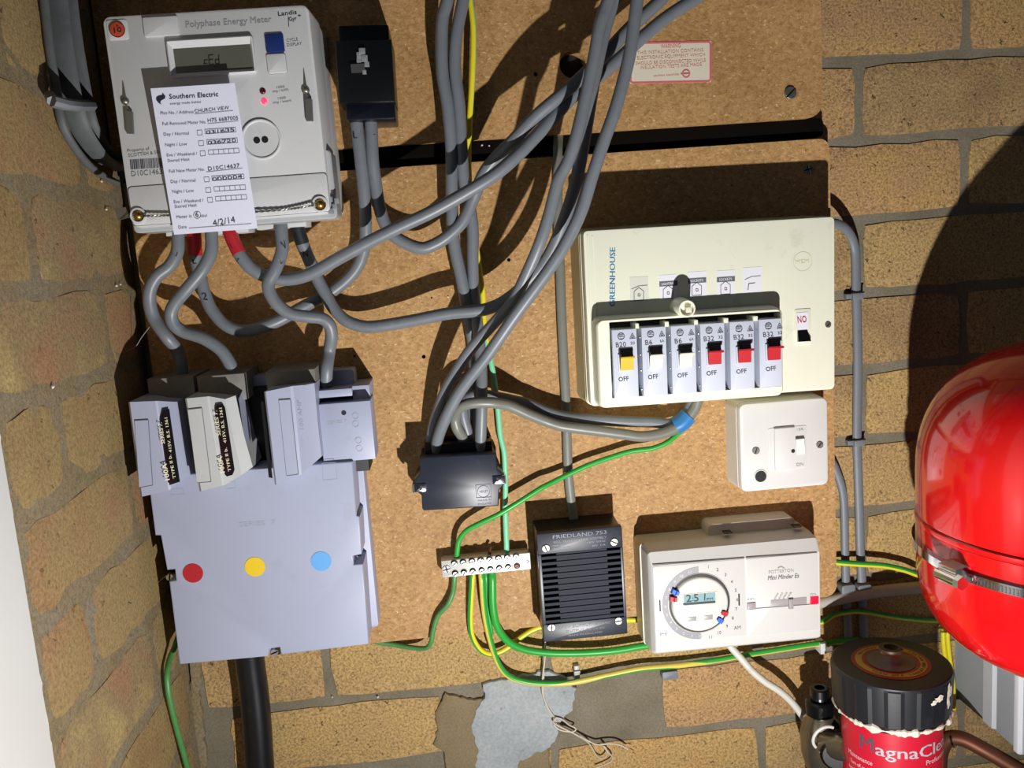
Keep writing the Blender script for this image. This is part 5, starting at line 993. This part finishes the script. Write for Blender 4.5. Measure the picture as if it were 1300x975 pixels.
Y2 = cable('earth_wire', 'yellow and green wire from the bar dropping low and running right along the wall', [(610.5, 722, .026), (611.5, 735, .030), (615, 777, .026), (623, 815, .021), (634, 845, .016), (649, 860, .013), (676, 867, .012), (722, 867, .012), (768, 858, .012), (814, 849, .012), (860, 845, .011), (910, 838, .010), (950, 831, .010), (1000, 823, .010), (1032, 818, .010), (1060, 815, .009), (1090, 812, .008)], .0030, [GREEN, YELLOWD], n=16, mfun=YGf(.19), twist=lambda l: 2 * pi * .45 * max(0, min(1, (l - .17) / .06, (.34 - l) / .04)))
G5 = cable('earth_wire', 'slim green wire tucked beside the yellow one at the terminal bar', [(616, 722, .024), (617, 735, .026), (618.5, 765, .022), (624, 805, .0195)], .0022, GREEN)
G4 = cable('earth_wire', 'thick plain green wire curving from the bar to behind the timer', [(624, 722, .026), (625, 735, .031), (626, 772, .030), (632, 797, .027), (646, 815, .022), (668, 825, .018), (700, 829, .015), (740, 829, .014), (780, 826, .014), (818, 820, .014), (860, 815, .014)], .0038, GREEN)
# clips
def clip(px, py, h, lab, up=8, dn=8, w_=2.6, mat=None):
    mb = MB(); p = W(px, py, 0); k = mpp(px, py, 0)
    mb.tube([W(px, py - up, .001), W(px + .3, py - up * .6, h * .8), W(px + .6, py, h), W(px + .9, py + dn * .7, h * .8), W(px + 1, py + dn, .001)], .0007, w_ * k, n=6)
    return tag(mb.build('cable_clip', mat or STEEL, None, 40), lab, 'clip')
mb = MB(); mb.box(*[v for v in (W(728, 853, 0).x, W(735, 853, 0).x, W(731, 862, 0).z, W(731, 842, 0).z)], 0, -.006, 0, .001); mb.box(W(727.5, 853, 0).x, W(735.5, 853, 0).x, W(731, 850.5, 0).z, W(731, 847.5, 0).z, -.005, -.0085, 0, .0004); tag(mb.build('cable_clip', plastic('pale_clip', 'A9A8A4', .4), None, 30), 'small pale clip nailed to the wall below the bell box, unused', 'clip')
mb = MB(); p = W(848, 855, 0); mb.box(p.x - .008, p.x + .009, p.z - .0035, p.z + .006, 0, -.008, .002, .001); tag(mb.build('cable_clip', GREYF, None, 40), 'grey clip under the yellow and green wire below the timer', 'clip')
mb = MB(); p = W(1042, 820, .008); mb.box(p.x - .0032, p.x + .0032, p.z - .006, p.z + .006, -.001, -.0155, .001, .001); tag(mb.build('cable_clip', WHITE, None, 40), 'white clip holding the wire at the lower right corner of the timer', 'clip')
# ties where the flat cables run on the right
F1 = cable('flat_cable', 'long grey flat cable leaving the fuse box and running down the right wall', [(1050, 284, .030), (1061, 284, .026), (1072, 289, .018), (1081, 301, .010), (1086, 320, .0055), (1087, 370, .0045), (1088, 400, .0045), (1089, 460, .0045), (1088, 556, .0045), (1089, 590, .0045), (1091, 650, .0045), (1092, 690, .0045), (1094, 735, .0045), (1096, 790, .0045), (1098, 830, .0045)], .0048, GREYF, rz_=.0030)
F2 = cable('flat_cable', 'short grey flat cable coming from behind the board edge at lower right', [(1052, 580, .006), (1059, 592, .006), (1065, 607, .0055), (1070, 625, .005), (1072, 652, .0045), (1073, 700, .0045), (1074, 738, .0045), (1076, 790, .0045), (1078, 830, .0045)], .0044, GREYF, rz_=.0030)
for a, b_, lab in ((1087, 373, 'grey clip on the right flat cable beside the fuse box'), (1089, 559, 'grey clip on the right flat cable beside the fused switch')):
    mb = MB(); p = W(a, b_, .004); mb.box(p.x - .0055, p.x + .0055, p.z - .0055, p.z + .001, -.0006, -.0088, .001, .0008); mb.box(p.x - .011, p.x - .005, p.z - .0045, p.z + .0005, 0, -.006, .001, .0008); o = tag(mb.build('cable_clip', GREYF, None, 30), lab, 'clip')
    mb = MB(); mb.box(p.x - .006, p.x + .0062, p.z + .0009, p.z + .0021, -.0006, -.0086); mb.build('clip_gap', BLACKM, o)
for a, lab in ((1073.5, 'left grey saddle clip at the foot of the flat cables'), (1094, 'right grey saddle clip at the foot of the flat cables')):
    mb = MB(); p = W(a, 745, .004); mb.box(p.x - .0075, p.x + .0075, p.z - .009, p.z + .005, -.0005, -.012, .003, .0015); tag(mb.build('cable_clip', GREYF, None, 30), lab, 'clip')
Y3 = cable('earth_wire', 'yellow and green wire crossing the flat cables towards the red vessel', [(1040, 711, .008), (1063, 714, .013), (1091, 716, .015), (1121, 718, .016), (1146, 723, .016), (1163, 729, .014), (1177, 735, .012), (1200, 748, .010), (1240, 770, .009)], .0030, [GREEN, YELLOW], n=16, mfun=YGf(.21))
Y4 = cable('earth_wire', 'left of two upright yellow and green wires beside the grey casing', [(1197, 735, .006), (1198, 780, .006), (1197.5, 810, .006), (1200, 835, .006), (1206, 865, .006), (1211, 900, .006)], .0026, [GREEN, YELLOW], n=16, mfun=YGf(.09))
Y5 = cable('earth_wire', 'right of two upright yellow and green wires, bowing out beside the grey casing', [(1215, 765, .008), (1208, 783, .009), (1203, 800, .010), (1204, 822, .010), (1207, 845, .010), (1210, 870, .010), (1211, 890, .009)], .0024, [GREEN, YELLOW], n=16, mfun=YGf(.09))
WP = cable('white_pipe', 'dusty white pipe running right from behind the timer to the red vessel', [(1000, 772, .008), (1045, 764, .009), (1080, 757, .009), (1115, 751, .009), (1177, 745, .009), (1250, 742, .009)], .0062, plastic('dusty_white', 'B5AFA3', .55, var=.1, dirt=('6E6558', .6)), 'pipe')
WC = cable('white_cable', 'white cable leaving the timer underside and running to the brass valve', [(915, 800, .020), (922, 814, .024), (932, 826, .027), (941, 836, .029), (954, 851, .031), (972, 866, .033), (988, 876, .034), (1004, 890, .034), (1018, 908, .033), (1028, 925, .030), (1034, 950, .026)], .0037, plastic('white_flex', 'D5D2C8', .45, var=.04, dirt=('9A9488', .4)))
# bell wire
BW = plastic('bell_wire', 'C9BFAE', .5, var=.1)
B1 = cable('bell_wire', 'thin cream bell wire dangling from the bell box over the cement', [(692, 806, .004), (692, 818, .004), (690, 834, .005), (690, 866, .008), (690, 881, .006), (694, 897, .005), (703, 911, .004), (711, 921, .005), (728, 930, .006), (746, 940, .007), (758, 945, .008), (768, 944.5, .009), (780, 944, .009), (790, 947, .009), (797, 951, .009)], .0010, BW, n=6)
mb = MB(); mb.tube(D0.path([(692, 818, .0062), (692, 832, .0075), (688.5, 866, .0095), (689, 881, .0075), (696, 899, .0065), (705, 913, .006), (704, 921, .008), (712, 927, .009), (727, 929, .009), (731, 925, .008), (722, 920, .007), (713, 913, .007), (705, 912, .008), (703, 918, .010), (716, 925, .010), (730, 932, .008), (746, 942, .007), (752, 950, .007), (757, 959, .007), (764, 963, .007), (770, 959, .008), (770, 951, .009), (766, 947, .010), (772, 955, .010), (778, 962, .009), (774, 968, .008), (757, 975, .007)], 6), .0009, n=6); mb.build('second_strand', BW, B1, 60)
mb = MB(); mb.tube(D0.path([(797, 951, .009), (800, 950, .009), (803, 951.5, .009)], 3), .0005, n=5); mb.build('bare_end', COPPER, B1)
# supply cable and the green wire in the left corner
SC = cable('supply_cable', 'thick black supply cable coming up from below into the grey fuse box', [(312, 790, .022), (315, 820, .020), (318, 845, .018), (322, 875, .0165), (326, 915, .016), (329, 960, .016), (333, 1020, .016), (336, 1080, .016)], .0142, plastic('black_sheath', '15161A', .32, var=.25, dirt=('3A3A3C', .7)), n=24)
GL = cable('earth_wire', 'green wire hanging down the corner beside the left wall', None, .0027, DGREEN, pts3=[WX(229, 800, XC + .010), WX(222, 821, XC + .008), WX(215, 838, XC + .006), WX(212, 857, XC + .006), WX(214, 880, XC + .006), WX(220, 908, XC + .006), WX(229, 942, XC + .006), WX(238, 975, XC + .006), WX(250, 1030, XC + .006)])

# ------------------------------------------------ red expansion vessel with band
RED = plastic('red_enamel', 'CE1014', .16, var=.03, coat=.6)
VX, VH, VR, VZ = .507, .185, .124, -.258
v = bpy.data.objects.new('expansion_vessel', None); COL.objects.link(v); v.location = (VX, -VH, VZ); tag(v, 'large glossy red expansion vessel held by a steel band, right edge', 'pressure vessel')
def arc(r0, h, z0, n, sgn, e=2.3):
    out = []
    for k in range(n + 1):
        t = k / n * pi / 2; out.append((r0 * cos(t) ** (2 / e), z0 + sgn * h * sin(t) ** (2 / e)))
    return out
up = [(VR * .997, .004), (VR, .008)] + arc(VR, .114, .040, 16, 1, 2.3)[:-1] + [(.002, .154)]
mb = MB(); mb.lathe(up, (0, 0, 0), n=64, caps=False); mb.build('upper_shell', RED, v, 40)
mb = MB(); dn = [(VR * .997, -.003)] + [(VR * 1.0, -.006), (VR, -.018)] + arc(VR, .092, -.036, 14, -1, 2.5)[1:-1] + [(.002, -.128)]; mb.lathe(dn, (0, 0, 0), n=64, caps=False); mb.build('lower_shell', RED, v, 40)
mb = MB(); mb.lathe([(VR * .98, -.0035), (VR * 1.006, -.0022), (VR * 1.008, 0), (VR * 1.006, .0022), (VR * .98, .0045)], (0, 0, 0), n=64, caps=False); mb.build('seam_ring', RED, v, 40)
bdz = -.023; mb = MB(); mb.lathe([(VR * .999, bdz - .0042), (VR * 1.018, bdz - .0032), (VR * 1.024, bdz - .0032), (VR * 1.024, bdz + .0042), (VR * 1.018, bdz + .0042), (VR * .999, bdz + .0042)], (0, 0, 0), n=64, caps=False); bd_ = mb.build('steel_band', CHROME, v, 30)
BA = radians(193)
for k in range(26):
    a = BA + .13 + k * .022; mb = MB(); c_ = Vector((cos(a), sin(a), 0)) * VR * 1.0255 + Vector((0, 0, bdz)); tn = Vector((-sin(a), cos(a), 0)); rd = Vector((cos(a), sin(a), 0)); up_ = Vector((0, 0, 1)); w1 = tn * .0009; h1_ = up_ * .0026
    mb.hexa([c_ - w1 - h1_ - rd * .001, c_ + w1 - h1_ - rd * .001, c_ + w1 + h1_ - rd * .001, c_ - w1 + h1_ - rd * .001, c_ - w1 * .6 - h1_ * .9 + rd * .0008, c_ + w1 * .6 - h1_ * .9 + rd * .0008, c_ + w1 * .6 + h1_ * .9 + rd * .0008, c_ - w1 * .6 + h1_ * .9 + rd * .0008]); mb.build('worm_tooth', CHROME, bd_, 0)
mb = MB(); c_ = Vector((cos(BA), sin(BA), 0)) * (VR * 1.03) + Vector((0, 0, bdz)); tn = Vector((-sin(BA), cos(BA), 0)); rd = Vector((cos(BA), sin(BA), 0)); z_ = Vector((0, 0, 1))
def obox(mb, c, ax, ay, az, a, b, d): mb.hexa([c - ax * a - az * d - ay * b, c + ax * a - az * d - ay * b, c + ax * a + az * d - ay * b, c - ax * a + az * d - ay * b, c - ax * a * .9 - az * d * .85 + ay * b, c + ax * a * .9 - az * d * .85 + ay * b, c + ax * a * .9 + az * d * .85 + ay * b, c - ax * a * .9 + az * d * .85 + ay * b])
obox(mb, c_ + rd * .002, tn, rd, z_, .010, .006, .0085); cb = mb.build('clamp_housing', CHROME, v, 20)
mb = MB(); mb.tube([c_ + rd * .010 - tn * .008, c_ + rd * .010 + tn * .013], .0042, n=12); mb.tube([c_ + rd * .010 + tn * .013, c_ + rd * .010 + tn * .018], .0058, n=6); mb.build('clamp_screw', CHROME, cb, 30)

# ------------------------------------------------ magnetic filter
FX, FH, FZ = .3855, .105, -.410
f = bpy.data.objects.new('magnetic_filter', None); COL.objects.link(f); f.location = (FX, -FH, FZ); tag(f, 'red labelled magnetic water filter with a black ribbed screw cap, bottom right', 'water filter')
CAPB = plastic('black_cap', '1A1C20', .42, var=.2, dirt=('3A3C40', .5))
rib = lambda j, i: 1.0 + (.018 if (i % 8) in (0, 1, 2, 3) and 1 <= j <= 2 else 0)
RC = .0535
mb = MB(); mb.lathe([(RC * .93, -.041), (RC * .96, -.039), (RC * .985, -.004), (RC * .985, -.0025), (RC * .985, -.001), (RC * .96, 0)], (0, 0, 0), n=96, caps=True, rib=rib); cap = mb.build('screw_cap', CAPB, f, 8)
PW = plastic('flaking_white_paint', 'D9D5C4', .6, var=.3, scale=300, bump=.5, bscale=500)
rnd = random.Random(12); mb = MB(); n = 120; vs = []; fs = []
for i in range(n):
    a = 2 * pi * i / n; w_ = .0022 + .0055 * noise.noise(Vector((cos(a) * 5, sin(a) * 5, 3.1))) + rnd.uniform(-.0011, .0011); r_ = RC * .965
    for j in range(8):
        t = 2 * pi * j / 8; vs.append((cos(a) * (r_ + max(.0002, w_) * .5 * cos(t)), sin(a) * (r_ + max(.0002, w_) * .5 * cos(t)), -.0425 + max(.0002, w_) * .8 * sin(t)))
for i in range(n):
    for j in range(8): fs.append([i * 8 + j, ((i + 1) % n) * 8 + j, ((i + 1) % n) * 8 + (j + 1) % 8, i * 8 + (j + 1) % 8])
mb.add(vs, fs); mb.build('paint_crust', PW, cap, 0, label='flaking white paint around the cap rim')
def capdab(ang, z, w_, h_, seed):
    rnd = random.Random(seed); o = []; m_ = 16
    for k in range(m_):
        t = 2 * pi * k / m_; q = 1 + rnd.uniform(-.35, .35); o.append((ang + w_ * cos(t) * q, z + h_ * sin(t) * q))
    mb = MB(); mb.add([(cos(a) * RC * 1.011, sin(a) * RC * 1.011, b_) for a, b_ in o] + [(cos(ang) * RC * 1.014, sin(ang) * RC * 1.014, z)], [[k, (k + 1) % m_, m_] for k in range(m_)]); return mb.build('paint_splash', PW, cap, 0, label='white paint splash')
capdab(radians(306), -.010, .075, .0065, 2); capdab(radians(304), -.020, .05, .008, 4); capdab(radians(290), -.012, .10, .0030, 3); capdab(radians(283), -.015, .05, .0022, 5)
def flatring(mb, r0, r1, z, n=48): mb.add([(r0 * cos(2 * pi * i / n), r0 * sin(2 * pi * i / n), z) for i in range(n)] + [(r1 * cos(2 * pi * i / n), r1 * sin(2 * pi * i / n), z) for i in range(n)], [[i, (i + 1) % n, n + (i + 1) % n, n + i] for i in range(n)])
for r0, r1, mt, nm, z in ((.018, .035, plastic('label_red', '8E2A1E', .4), 'red_ring', .0004), (.0255, .0315, plastic('label_yellow', 'B8962A', .4), 'yellow_ring', .0007), (.006, .0215, plastic('label_grey', '6E6255', .5, dirt=('4A3A2A', .6)), 'grey_disc', .0010)): mb = MB(); flatring(mb, r0, r1, z); mb.build(nm, mt, cap, 0)
mb = MB()
for i, ch in enumerate('TURN OFF ISOLATION VALVES BEFORE OPENING '):
    vs, fs = text_mesh(ch, True)
    if not vs: continue
    a = -2.6 + i * .128; cx_ = sum(p[0] for p in vs) / len(vs); T = Matrix.Rotation(a + pi / 2, 3, 'Z')
    mb.add([T @ Vector(((p[0] - cx_) * .0042, (p[1] - .35) * .0042, p[2])) + Vector((cos(a), sin(a), 0)) * .0285 + Vector((0, 0, .0010)) for p in vs], fs)
mb.build('printed_text', INK, cap, 0)
mb = MB(); mb.lathe([(.0095, 0), (.0095, .0095), (.0085, .0105), (.0070, .0108), (.0052, .0108), (.0048, .006), (.0005, .006)], (0, 0, .0010), n=6, caps=False); bn = mb.build('bleed_nut', CHROME, cap, 20)
mb = MB(); flatring(mb, .0002, .0047, .0095, 24); mb.build('bleed_hole', BLACKM, bn, 0); mb = MB(); mb.lathe([(.0088, .0118), (.0104, .0122), (.0104, .0145), (.0088, .0148), (.0062, .0148), (.0060, .011)], (0, 0, 0), n=24, caps=False); mb.build('bleed_collar', plastic('old_bronze', '4A3A2C', .5, metal=.4), bn, 40)
RB = .0445
mb = MB(); mb.lathe([(RB, -.26), (RB, -.041), (RB * 1.05, -.0405)], (0, 0, 0), n=56); bo = mb.build('body', BLACK, f, 40)
LAB = plastic('filter_label_red', 'C81C34', .35, var=.02)
a0, a1 = radians(160), radians(345); n = 40; zt_ = -.0485; rl = RB * 1.006
mb = MB(); vs = [];
for i in range(n + 1): a = a0 + (a1 - a0) * i / n; vs += [(rl * cos(a), rl * sin(a), -.22), (rl * cos(a), rl * sin(a), zt_)]
mb.add(vs, [[2 * i, 2 * i + 2, 2 * i + 3, 2 * i + 1] for i in range(n)]); lb_ = mb.build('label_wrap', LAB, bo, 60)
def wraptext(name, items, mat):
    mb = MB()
    for s_, ang, z, size, wid, slant in items:
        vs, fs = text_mesh(s_, size > .007); x0 = min(p[0] for p in vs); x1 = max(p[0] for p in vs); out = []
        for p in vs:
            u = (p[0] - x0) / (x1 - x0) * wid; a = ang + u / rl; out.append(((rl * 1.004 + p[2]) * cos(a), (rl * 1.004 + p[2]) * sin(a), z + p[1] * size + slant * p[1] * 0))
        mb.add(out, fs)
    return mb.build(name, mat, lb_, 0)
TK = plastic('silver_print', 'B8B8BE', .3)
wraptext('printed_title', [('agnaClean', radians(225), -.0715, .0165, .086, 0)], TK)
wraptext('printed_initial', [('M', radians(206), -.0705, .0205, .0135, 0)], plastic('dark_silver_print', '56565E', .3))
wraptext('printed_text', [('Professional', radians(283), -.0800, .0068, .034, 0), ('Maintenance', radians(187), -.0840, .0066, .027, 0)] + [(t, radians(188), -.0915 - .0068 * i, .0052, w_, 0) for i, (t, w_) in enumerate((('. Turn off central', .026), ('  heating boiler', .024), ('. Close isolation', .026), ('  valves', .013), ('. Release pressure', .027), ('. Remove cap', .021)))], plastic('pink_white_print', 'E8C8CC', .4))
# printed picture of the cap
mb = MB(); zc = -.0955; ac = radians(268); wv = .0185
def wq(pts, rr2=1.0045): return [(rl * rr2 * cos(ac + x / rl), rl * rr2 * sin(ac + x / rl), zc + z) for x, z in pts]
segs = 10
for i in range(segs):
    xa = -wv + 2 * wv * i / segs; xb = xa + 2 * wv / segs; ya = lambda x: .003 * math.sqrt(max(0, 1 - (x / wv) ** 2)); mb.add(wq([(xa, -.030 - ya(xa)), (xb, -.030 - ya(xb)), (xb, ya(xb)), (xa, ya(xa))]), [[0, 1, 2, 3]])
mb.build('printed_picture', plastic('dark_slate_print', '3A4048', .4), lb_, 0)
for wv2, hh_, mt, q in ((.0145, .0034, plastic('label_red', '8E2A1E'), 1.006), (.0125, .0028, plastic('label_yellow', 'B8962A'), 1.0075), (.0095, .0021, plastic('label_red', '8E2A1E'), 1.009), (.0032, .0030, plastic('silver_print', 'B8B8BE'), 1.0105)): mb = MB(); mb.add(wq([(wv2 * cos(2 * pi * k / 20), -.0005 + hh_ * sin(2 * pi * k / 20)) for k in range(20)], q), [list(range(20))]); mb.build('printed_picture', mt, lb_, 0)

# ------------------------------------------------ valve left of the filter
VAL = plastic('nickel_valve', '8A8270', .3, metal=.85, var=.2, dirt=('5A5040', .6))
va = bpy.data.objects.new('isolation_valve', None); COL.objects.link(va); pv = W(1043, 925, .055); va.location = pv; tag(va, 'tarnished nickel valve with a black ribbed knob, left of the filter', 'valve')
def VL(a, b_, h): return W(a, b_, h) - pv
mb = MB(); mb.lathe([(.003, -.045), (.016, -.042), (.0205, -.025), (.021, -.005), (.018, .010), (.013, .016), (.012, .020)], (0, 0, 0), n=28); mb.build('valve_body', VAL, va, 40)
mb = MB(); c_ = VL(1060, 952, .080); mb.lathe([(.0165, -.024), (.0180, -.022), (.0180, .004), (.0150, .008)], c_, Vector((-.35, -.9, .1)), n=8); mb.build('union_nut', VAL, va, 20)
mb = MB(); mb.lathe([(.0125, 0), (.0145, .002), (.0145, .012), (.012, .014)], c_, Vector((-.35, -.9, .1)), n=24); mb.build('blanking_cap', BLACK, va, 30)
mb = MB(); kc = VL(1041, 905, .057); mb.lathe([(.0115, -.002), (.0135, 0), (.0140, .013), (.0125, .0155), (.0085, .0160), (.0080, .0185), (.0095, .0190), (.0092, .0265), (.0080, .0275), (.0050, .0275), (.0045, .024)], kc, n=36, rib=lambda j, i: 1.06 if i % 6 < 2 and j in (1, 2, 3) else 1.0); mb.build('knob', BLACK, va, 30)
mb = MB(); ring = [VL(1048, 937, .078) + Vector((.0125 * cos(t), -.004 * sin(t), .0145 * sin(t))) for t in [radians(x) for x in range(60, 250, 12)]]; mb.tube(ring, .0016, n=8); mb.build('white_seal', plastic('ptfe_white', 'D8D6D0', .4), va, 60)
mb = MB(); mb.tube([VL(1040, 945, .055), VL(1043, 990, .055), VL(1046, 1040, .055)], .012, n=16); mb.build('outlet_pipe', VAL, va, 60)
mb = MB(); mb.tube([VL(1050, 945, .075), W(1080, 950, .100) - pv], .013, n=16); mb.build('branch_pipe', VAL, va, 60)

# ------------------------------------------------ copper pipe
PX_ = [(1190, 1040, .060), (1192, 985, .060), (1194, 955, .062), (1204, 938, .068), (1222, 938, .076), (1250, 952, .088), (1290, 975, .102), (1340, 1003, .118)]
cp_ = cable('copper_pipe', 'brown copper pipe elbow running down to the right beside the filter', PX_, .0075, COPPER, 'pipe', n=20)
mb = MB(); P = D0.path(PX_[3:5], 6); d_ = (P[3] - P[2]).normalized(); mb.tube([P[2] - d_ * .001, P[2] + d_ * .0012], .0086, n=20); mb.build('solder_ring', CHROME, cp_, 40)

# ------------------------------------------------ grey metal casing under the vessel
cs = bpy.data.objects.new('metal_casing', None); COL.objects.link(cs); CXX = W(1214, 884, 0).x; CZ = W(1214, 884, 0).z; cs.location = (CXX, 0, CZ); tag(cs, 'pale grey folded metal casing under the red vessel, bottom right', 'casing')
PAN = plastic('casing_grey', 'A6ABB0', .45, var=.06, scale=20, dirt=('8A8C8C', .5))
mb = MB(); mb.hexa([(0, 0, 0), (.20, 0, 0), (.20, 0, .120), (0, 0, .120), (0, -.165, 0), (.20, -.165, 0), (.20, -.165, .120), (0, -.165, .120)]); mb.build('body', PAN, cs, 0)
def hx(px, py): return -WX(px, py, CXX).y
for a, b_, mt, t in ((1213, 1251, PAN, .0018), (1253, 1265.5, plastic('casing_pale', 'C9CED2', .4, var=.03), .0045), (1268, 1291, PAN, .0022)):
    h0_, h1_ = hx(a, 850), hx(b_, 880); mb = MB(); mb.hexa([(0, -h0_, .002), (0, -h0_, .119), (0, -h1_, .119), (0, -h1_, .002), (-t, -h0_ - .0008, .003), (-t, -h0_ - .0008, .118), (-t, -h1_ + .0008, .118), (-t, -h1_ + .0008, .003)]); mb.build('side_panel', mt, cs, 0)
mb = MB(); h0_ = hx(1294, 880); mb.box(-.005, .06, -.002, .118, -h0_, -h0_ - .006, .004, .002); mb.build('front_edge', plastic('casing_white', 'D5D8DC', .35, var=.02), cs, 30)

# ------------------------------------------------ crumbs of filler, cobweb
CR = plastic('white_crumb', 'DCDCD8', .6, var=.1)
rnd = random.Random(21); crumb0 = None
spots = [(148, 363, None, 'on the left wall beside the leftmost meter cable, lower of two'), (153, 361, None, 'on the left wall beside the leftmost meter cable, upper of two'), (67, 491, None, 'on the left wall left of the fuse carriers'), (129, 230, None, 'on the left wall level with the meter lower corner'), (135, 266, None, 'in the corner beside the meter bottom left seal'),
    (612, 184.5, .012, 'in the gap between the boards, smaller left one'), (621, 185, .012, 'in the gap between the boards, larger right one'), (480, 885, 0, 'on the mortar line left of the cement patch'), (422, 885, 0, 'on the mortar line right of the black supply cable'), (569, 377, BH, 'on the lower board left of the upright grey pair'), (181, 549, None, 'in the dark corner left of the fuse carriers'), (62, 96, None, 'on the left wall just left of the flat cables')]
for i, (a, b_, h_, lab) in enumerate(spots):
    o = bpy.data.objects.new('filler_crumb', crumb0.data) if crumb0 else None
    if o is None:
        bm = bmesh.new(); bmesh.ops.create_icosphere(bm, subdivisions=1, radius=.0014)
        for q in bm.verts: q.co *= rnd.uniform(.75, 1.2)
        me = bpy.data.meshes.new('filler_crumb'); bm.to_mesh(me); bm.free(); me.materials.append(CR); o = bpy.data.objects.new('filler_crumb', me); crumb0 = o
    COL.objects.link(o); o.location = WX(a, b_, XC + .0008) if h_ is None else W(a, b_, h_ + .0008)
    s_ = rnd.uniform(.6, 1.15); o.scale = (s_, s_, s_ * .8); o.rotation_euler = (rnd.uniform(0, 3), rnd.uniform(0, 3), 0)
    tag(o, 'tiny white crumb ' + lab, 'crumb', 'white crumbs scattered over walls and boards')
cable('cobweb', 'pale cobweb strand between the left wall and the grey cable at the fuse box', None, .0004, plastic('cobweb', '8A8880', .8), 'cobweb', pts3=[W(190, 415, .05), W(180, 428, .045), W(172, 440, .04), WX(160, 446, XC + .002)], n=5)
cable('cobweb', 'thin cobweb strand between the left wall and the grey cover edge', None, .0004, plastic('cobweb', '8A8880', .8), 'cobweb', pts3=[W(216, 727, .064), W(200, 740, .05), W(183, 758, .04), WX(165, 767, XC + .002)], n=5)
